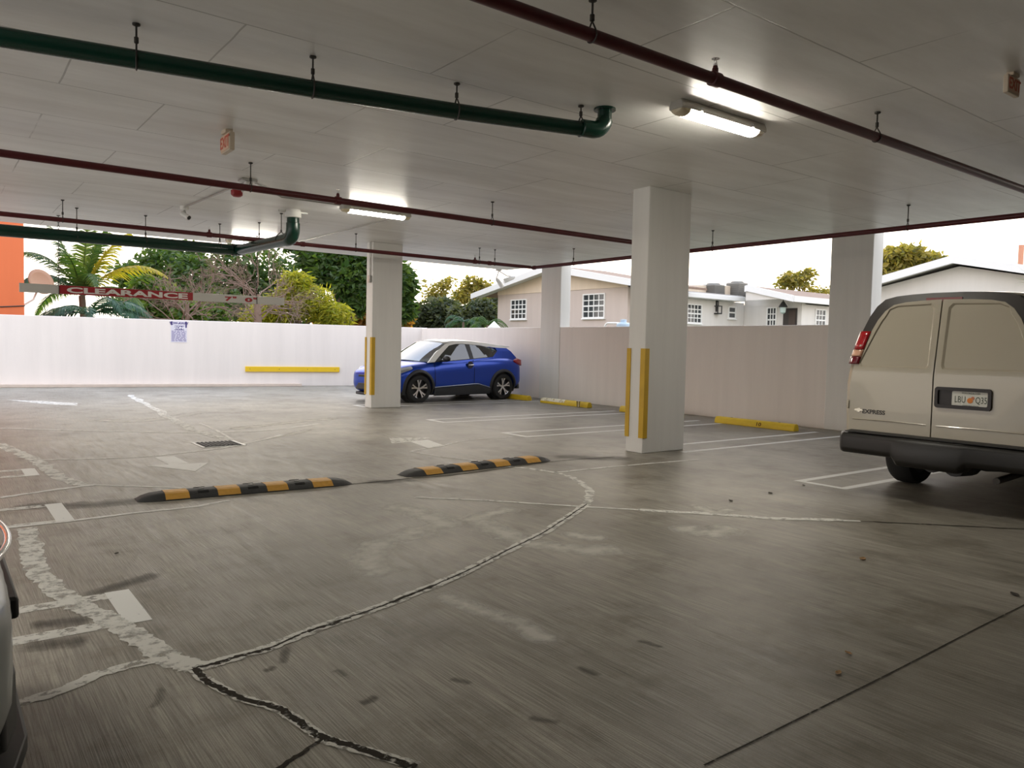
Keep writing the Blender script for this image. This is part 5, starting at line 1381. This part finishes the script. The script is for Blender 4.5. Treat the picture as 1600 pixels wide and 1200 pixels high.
def frond(base, az, el, L, m, root, rr, w=.55, sag=1.0, n=48, nm='frond', ll=.5):
    """one feather frond: rachis and paired leaflets"""
    mb = MB(); d = Vector((math.cos(az)*math.cos(el), math.sin(az)*math.cos(el), math.sin(el)))
    pts = []; p = Vector(base); k = 14
    for i in range(k+1):
        pts.append(p.copy()); d = (d+Vector((0, 0, -sag*.17*(.35+i/k)))).normalized(); p = p+d*L/k
    mb.tube(pts, [.035*(1-i/k*.8) for i in range(k+1)], 5)
    for i in range(n):
        t = .12+.86*i/n; f_ = t*k; j = min(k-1, int(f_)); q_ = pts[j].lerp(pts[j+1], f_-j); tg = (pts[j+1]-pts[j]).normalized()
        s = tg.cross(Vector((0, 0, 1)));
        if s.length < .1: s = Vector((math.sin(az), -math.cos(az), 0))
        s.normalize(); le = L*ll*.42*math.sin(PI*min(1, .18+t*.78))*rr.uniform(.85, 1.1)
        for sg in (-1, 1):
            dr = (s*sg*.8+tg*.62+Vector((0, 0, -.28-rr.random()*.25))).normalized(); e_ = q_+dr*le; mdd = q_+dr*le*.5+Vector((0, 0, le*.07))
            wv = tg*(L*.0095)
            o = len(mb.v); mb.v += [q_-wv, q_+wv, mdd+wv, mdd-wv, e_+Vector((0, 0, -le*.12))]
            mb.f += [[o, o+1, o+2, o+3], [o+3, o+2, o+4]]
    return mb.build(nm, m, root, merge=False)
def azview(deg): return PI/2-YAW - R(deg)     # azimuth measured from the viewing direction, clockwise
# coconut palm
rr = random.Random(3); PD = 33
crown = far(128, 462, PD); base = Vector((crown.x, crown.y, GZ))
palm = thing('coconut_palm', 'coconut palm with arching green and yellow fronds behind the clearance bar', 'palm', base)
MB().tube([base, base.lerp(crown, .5)+Vector((.1, 0, 0)), crown], [.20, .15, .13], 10).build('trunk', m_bark, palm, smooth=50)
for i, (az, el, L, sag, mm) in enumerate(((88, 66, 3.9, .55, lf_pyel), (84, 50, 4.2, .9, lf_pyel), (100, 30, 3.6, 1.0, lf_palm), (-92, 60, 3.9, .9, lf_palm), (-80, 44, 3.9, 1.0, lf_palm),
        (-95, 74, 3.6, .5, lf_palm), (30, 74, 3.8, .4, lf_mid), (-10, 80, 3.8, .35, lf_mid), (170, 62, 3.3, .9, lf_palm), (140, 48, 3.4, 1.1, lf_palm), (-150, 44, 3.4, 1.1, lf_blue), (60, 20, 3.2, 1.0, lf_palm), (-70, 22, 3.4, 1.0, lf_palm), (88, 78, 3.4, .6, lf_palm))):
    frond(crown, azview(az), R(el), L, mm, palm, rr, sag=sag)
# a second, lower palm with broad drooping fronds in front
crown2 = far(140, 492, 29); base2 = Vector((crown2.x, crown2.y, GZ))
palm2 = thing('low_palm', 'low palm with broad drooping blue-green fronds showing just above the garden wall', 'palm', base2)
MB().tube([base2, crown2], [.16, .11], 10).build('trunk', m_bark, palm2, smooth=50)
for az, el, L, sag in ((88, 42, 3.2, 1.3), (78, 30, 3.0, 1.2), (96, 22, 3.4, .9), (-88, 30, 2.9, 1.2), (-100, 16, 3.0, .9), (-70, 40, 2.6, 1.5), (110, 60, 2.2, 1.6), (150, 40, 2.2, 1.5), (-150, 40, 2.2, 1.5), (30, 50, 2.3, 1.3)):
    frond(crown2, azview(az), R(el), L, lf_blue, palm2, rr, sag=sag, ll=.62, n=40)
GT = 'trees beyond the garden wall'
tree('broadleaf_tree', 'dense dark green tree behind the palm, left of the bare branches', 270, 470, 44, [(205, 430, 2, 30, 22, 558), (250, 420, 0, 42, 34, 1116), (225, 470, 0, 45, 32, 992), (300, 440, -1, 45, 44, 1364), (330, 478, -2, 55, 34, 1240), (285, 400, 3, 40, 22, 806), (360, 430, 2, 46, 50, 1488), (420, 440, 3, 50, 55, 1488), (430, 490, 2, 60, 34, 1116)], lf_dark, .42, group=GT, seed=11, trunk_r=.3)
tree('broadleaf_tree', 'light green leafy shrub tree in front of the dark tree right of the palm', 250, 480, 36, [(228, 450, 0, 26, 20, 800), (262, 462, 0, 26, 18, 700), (240, 486, 0, 36, 20, 900), (330, 490, 1, 30, 18, 700), (296, 486, -1, 26, 18, 600)], lf_mid, .34, group=GT, seed=12)
tree('broadleaf_tree', 'yellow-green feathery bamboo-like shrub tree right of the clearance bar end', 480, 480, 33, [(462, 446, 0, 28, 24, 1500), (445, 480, 0, 34, 28, 1600), (490, 474, 0, 36, 30, 1800), (520, 492, 0, 34, 22, 1200), (410, 494, 0, 34, 20, 900)], lf_yel, .30, group=GT, seed=13, narrow=.22)
tree('broadleaf_tree', 'tall dark leafy tree with thick limbs, left of the farther column', 520, 440, 40, [(488, 402, 0, 26, 16, 558), (505, 425, 0, 34, 30, 1054), (545, 400, 0, 34, 20, 930), (548, 440, -1, 28, 34, 930), (560, 470, -1, 20, 20, 434), (590, 420, 0, 40, 40, 1364), (628, 445, 0, 22, 34, 992), (630, 480, 0, 18, 22, 558), (480, 380, 1, 50, 16, 744)], lf_dark, .46, group=GT, seed=14, trunk_r=.36)
tree('broadleaf_tree', 'golden sunlit shrub tree just left of the foot of the farther column', 552, 500, 42, [(550, 495, 0, 26, 22, 1200), (520, 506, 0, 26, 16, 800), (585, 500, 0, 26, 20, 900), (630, 498, 1, 16, 22, 800)], lf_sunorange, .34, group=GT, seed=15)
tree('broadleaf_tree', 'low dark round oak nearest to the farther column on its right', 670, 500, 52, [(660, 495, 0, 26, 20, 1500), (690, 484, 0, 30, 20, 1800), (705, 502, 0, 36, 18, 1500), (645, 506, 0, 24, 16, 900)], lf_oak, .40, group=GT, seed=16)
tree('broadleaf_tree', 'loose sunlit treetop left of the beige house, behind the low oaks', 690, 470, 60, [(690, 450, 0, 16, 14, 231), (680, 464, 0, 14, 10, 198), (700, 440, 0, 14, 10, 110), (668, 452, 0, 14, 18, 88), (715, 466, 0, 14, 8, 99)], lf_sungold, .36, group=GT, seed=17, trunk_r=.12)
tree('broadleaf_tree', 'taller airy sunlit tree touching the left eave of the beige house', 738, 470, 56, [(738, 446, 0, 16, 18, 385), (725, 460, 0, 20, 12, 330), (754, 450, 0, 14, 18, 247), (745, 468, 0, 26, 12, 385), (763, 466, 0, 16, 12, 247)], lf_sungold, .38, group=GT, seed=18, trunk_r=.14)
tree('broadleaf_tree', 'low dark oak tucked against the left corner of the beige house', 750, 495, 48, [(752, 488, 0, 28, 22, 1700), (735, 502, 0, 26, 16, 1100), (776, 484, 1, 18, 24, 900), (720, 492, 1, 20, 16, 800)], lf_oak, .38, group=GT, seed=19)
tree('broadleaf_tree', 'golden round tree beyond the annex roof, between the two columns', 1240, 450, 62, [(1235, 436, 0, 18, 14, 275), (1250, 440, 0, 20, 16, 302), (1262, 428, 0, 12, 10, 143), (1222, 444, 0, 12, 10, 132), (1280, 456, 0, 26, 8, 220)], lf_sungold, .42, group=GT, seed=20, trunk_r=.14)
tree('broadleaf_tree', 'golden-green tree right of the wall column, behind the plain white gable', 1410, 410, 46, [(1398, 402, 0, 28, 18, 605), (1420, 396, 0, 26, 14, 495), (1438, 406, 0, 28, 12, 495), (1385, 420, 0, 24, 20, 440), (1460, 404, 0, 20, 6, 220)], lf_sungold, .44, group=GT, seed=21, trunk_r=.2)
# small palms against the oaks
for px, py, dep, label, sd in ((724, 503, 44, 'small green fan of palm fronds among the dark oaks', 5), (762, 508, 40, 'small bright palm beside the white pointed object at the house', 6)):
    c_ = far(px, py, dep); r2 = random.Random(sd); b2 = Vector((c_.x, c_.y, GZ))
    pr_ = thing('small_palm', label, 'palm', b2, group='small palms by the house'); MB().tube([b2, c_], [.1, .07], 8).build('trunk', m_bark, pr_, smooth=50)
    for i in range(9): frond(c_, azview(-120+240*i/8+r2.uniform(-10, 10)), R(r2.uniform(25, 60)), 1.5, lf_blue if sd == 5 else lf_palm, pr_, r2, sag=1.4, n=18, ll=.7)
# spiky palm tip at the right edge above the van
c_ = onx(1618, 440, 17); b2 = Vector((c_.x, c_.y, GZ)); r2 = random.Random(8)
pr_ = thing('yucca', 'spiky green leaves poking in at the right edge above the van', 'plant', b2)
MB().tube([b2, c_], [.09, .06], 8).build('trunk', m_bark, pr_, smooth=50)
ymb = MB()
for i in range(40):
    d = Vector((r2.gauss(0, 1), r2.gauss(0, 1), r2.gauss(.1, .7))).normalized(); s = d.cross(Vector((0, 0, 1))).normalized()*.02
    L = r2.uniform(.35, .55); ymb.add([c_-s, c_+s, c_+d*L*.6+s*.8, c_+d*L, c_+d*L*.6-s*.8], [[0, 1, 2, 3, 4]])
ymb.build('leaves', lf_mid, pr_, merge=False)
# bare trees
for px, dep, hpx, label, sd, dpt in ((402, 28.5, 405, 'bare pinkish tree with tangled twigs behind the right end of the clearance bar', 21, 5), (292, 28, 420, 'smaller bare tree with fine twigs behind the middle of the clearance bar', 24, 5)):
    r2 = random.Random(sd); b2 = far(px, 520, dep); b2.z = GZ; tp_ = far(px, hpx+55, dep)
    bt = thing('bare_tree', label, 'tree', b2, group='bare trees beyond the garden wall')
    mb = MB(); rt = .17 if sd == 21 else .10
    mb.tube([b2, b2.lerp(tp_, .5)+Vector((.05, 0, 0)), tp_], [rt, rt*.85, rt*.7], 8)
    mb.build('trunk', m_bare, bt, smooth=50)
    bb = MB(); r_ = tp_.z-b2.z
    for i in range(10):
        a = 2*PI*i/10; st_ = b2.lerp(tp_, r2.uniform(.6, 1))
        branch(bb, st_, (math.cos(a)*.9, math.sin(a)*.9, r2.uniform(.3, 1.1)), 1.2 if sd == 21 else 1.05, .032, 4, r2, .62, .10)
    bb.build('branches', m_bare, bt, merge=False)

SKY, SKY_GLOW, EXPO = .83, .7, 1.52
# ------------------------------------------------------------------ daylight
W = bpy.data.worlds.new('sky'); S.world = W; W.use_nodes = True
n, l = W.node_tree.nodes, W.node_tree.links
bg = n['Background']
tc = n.new('ShaderNodeTexCoord'); sp = n.new('ShaderNodeSeparateXYZ'); l.new(tc.outputs['Generated'], sp.inputs[0])
r = ramp(n, [(.0, (1.0, .90, .80)), (.12, (1.0, .93, .86)), (.35, (.97, .96, .98)), (1.0, (.62, .75, 1.0))]); l.new(sp.outputs['Z'], r.inputs[0])
sunv = Vector((.62, .76, .12)).normalized()
dt = N(n, 'ShaderNodeVectorMath', operation='DOT_PRODUCT'); l.new(tc.outputs['Generated'], dt.inputs[0]); dt.inputs[1].default_value = sunv
gl = ramp(n, [(.55, (0, 0, 0)), (1, (1.0, .80, .55))]); l.new(dt.outputs['Value'], gl.inputs[0])
col = mixc(n, l, SKY_GLOW, r.outputs[0], gl.outputs[0], 'ADD')
l.new(col, bg.inputs['Color']); bg.inputs['Strength'].default_value = SKY
S.view_settings.view_transform = 'Standard'; S.view_settings.look = 'None'
S.view_settings.exposure = EXPO; S.view_settings.gamma = 1; S.view_settings.use_curve_mapping = False
S.cycles.max_bounces = 10; S.cycles.diffuse_bounces = 6; S.cycles.glossy_bounces = 4
S.cycles.transparent_max_bounces = 12; S.cycles.use_denoising = True
S.cycles.sample_clamp_indirect = 8
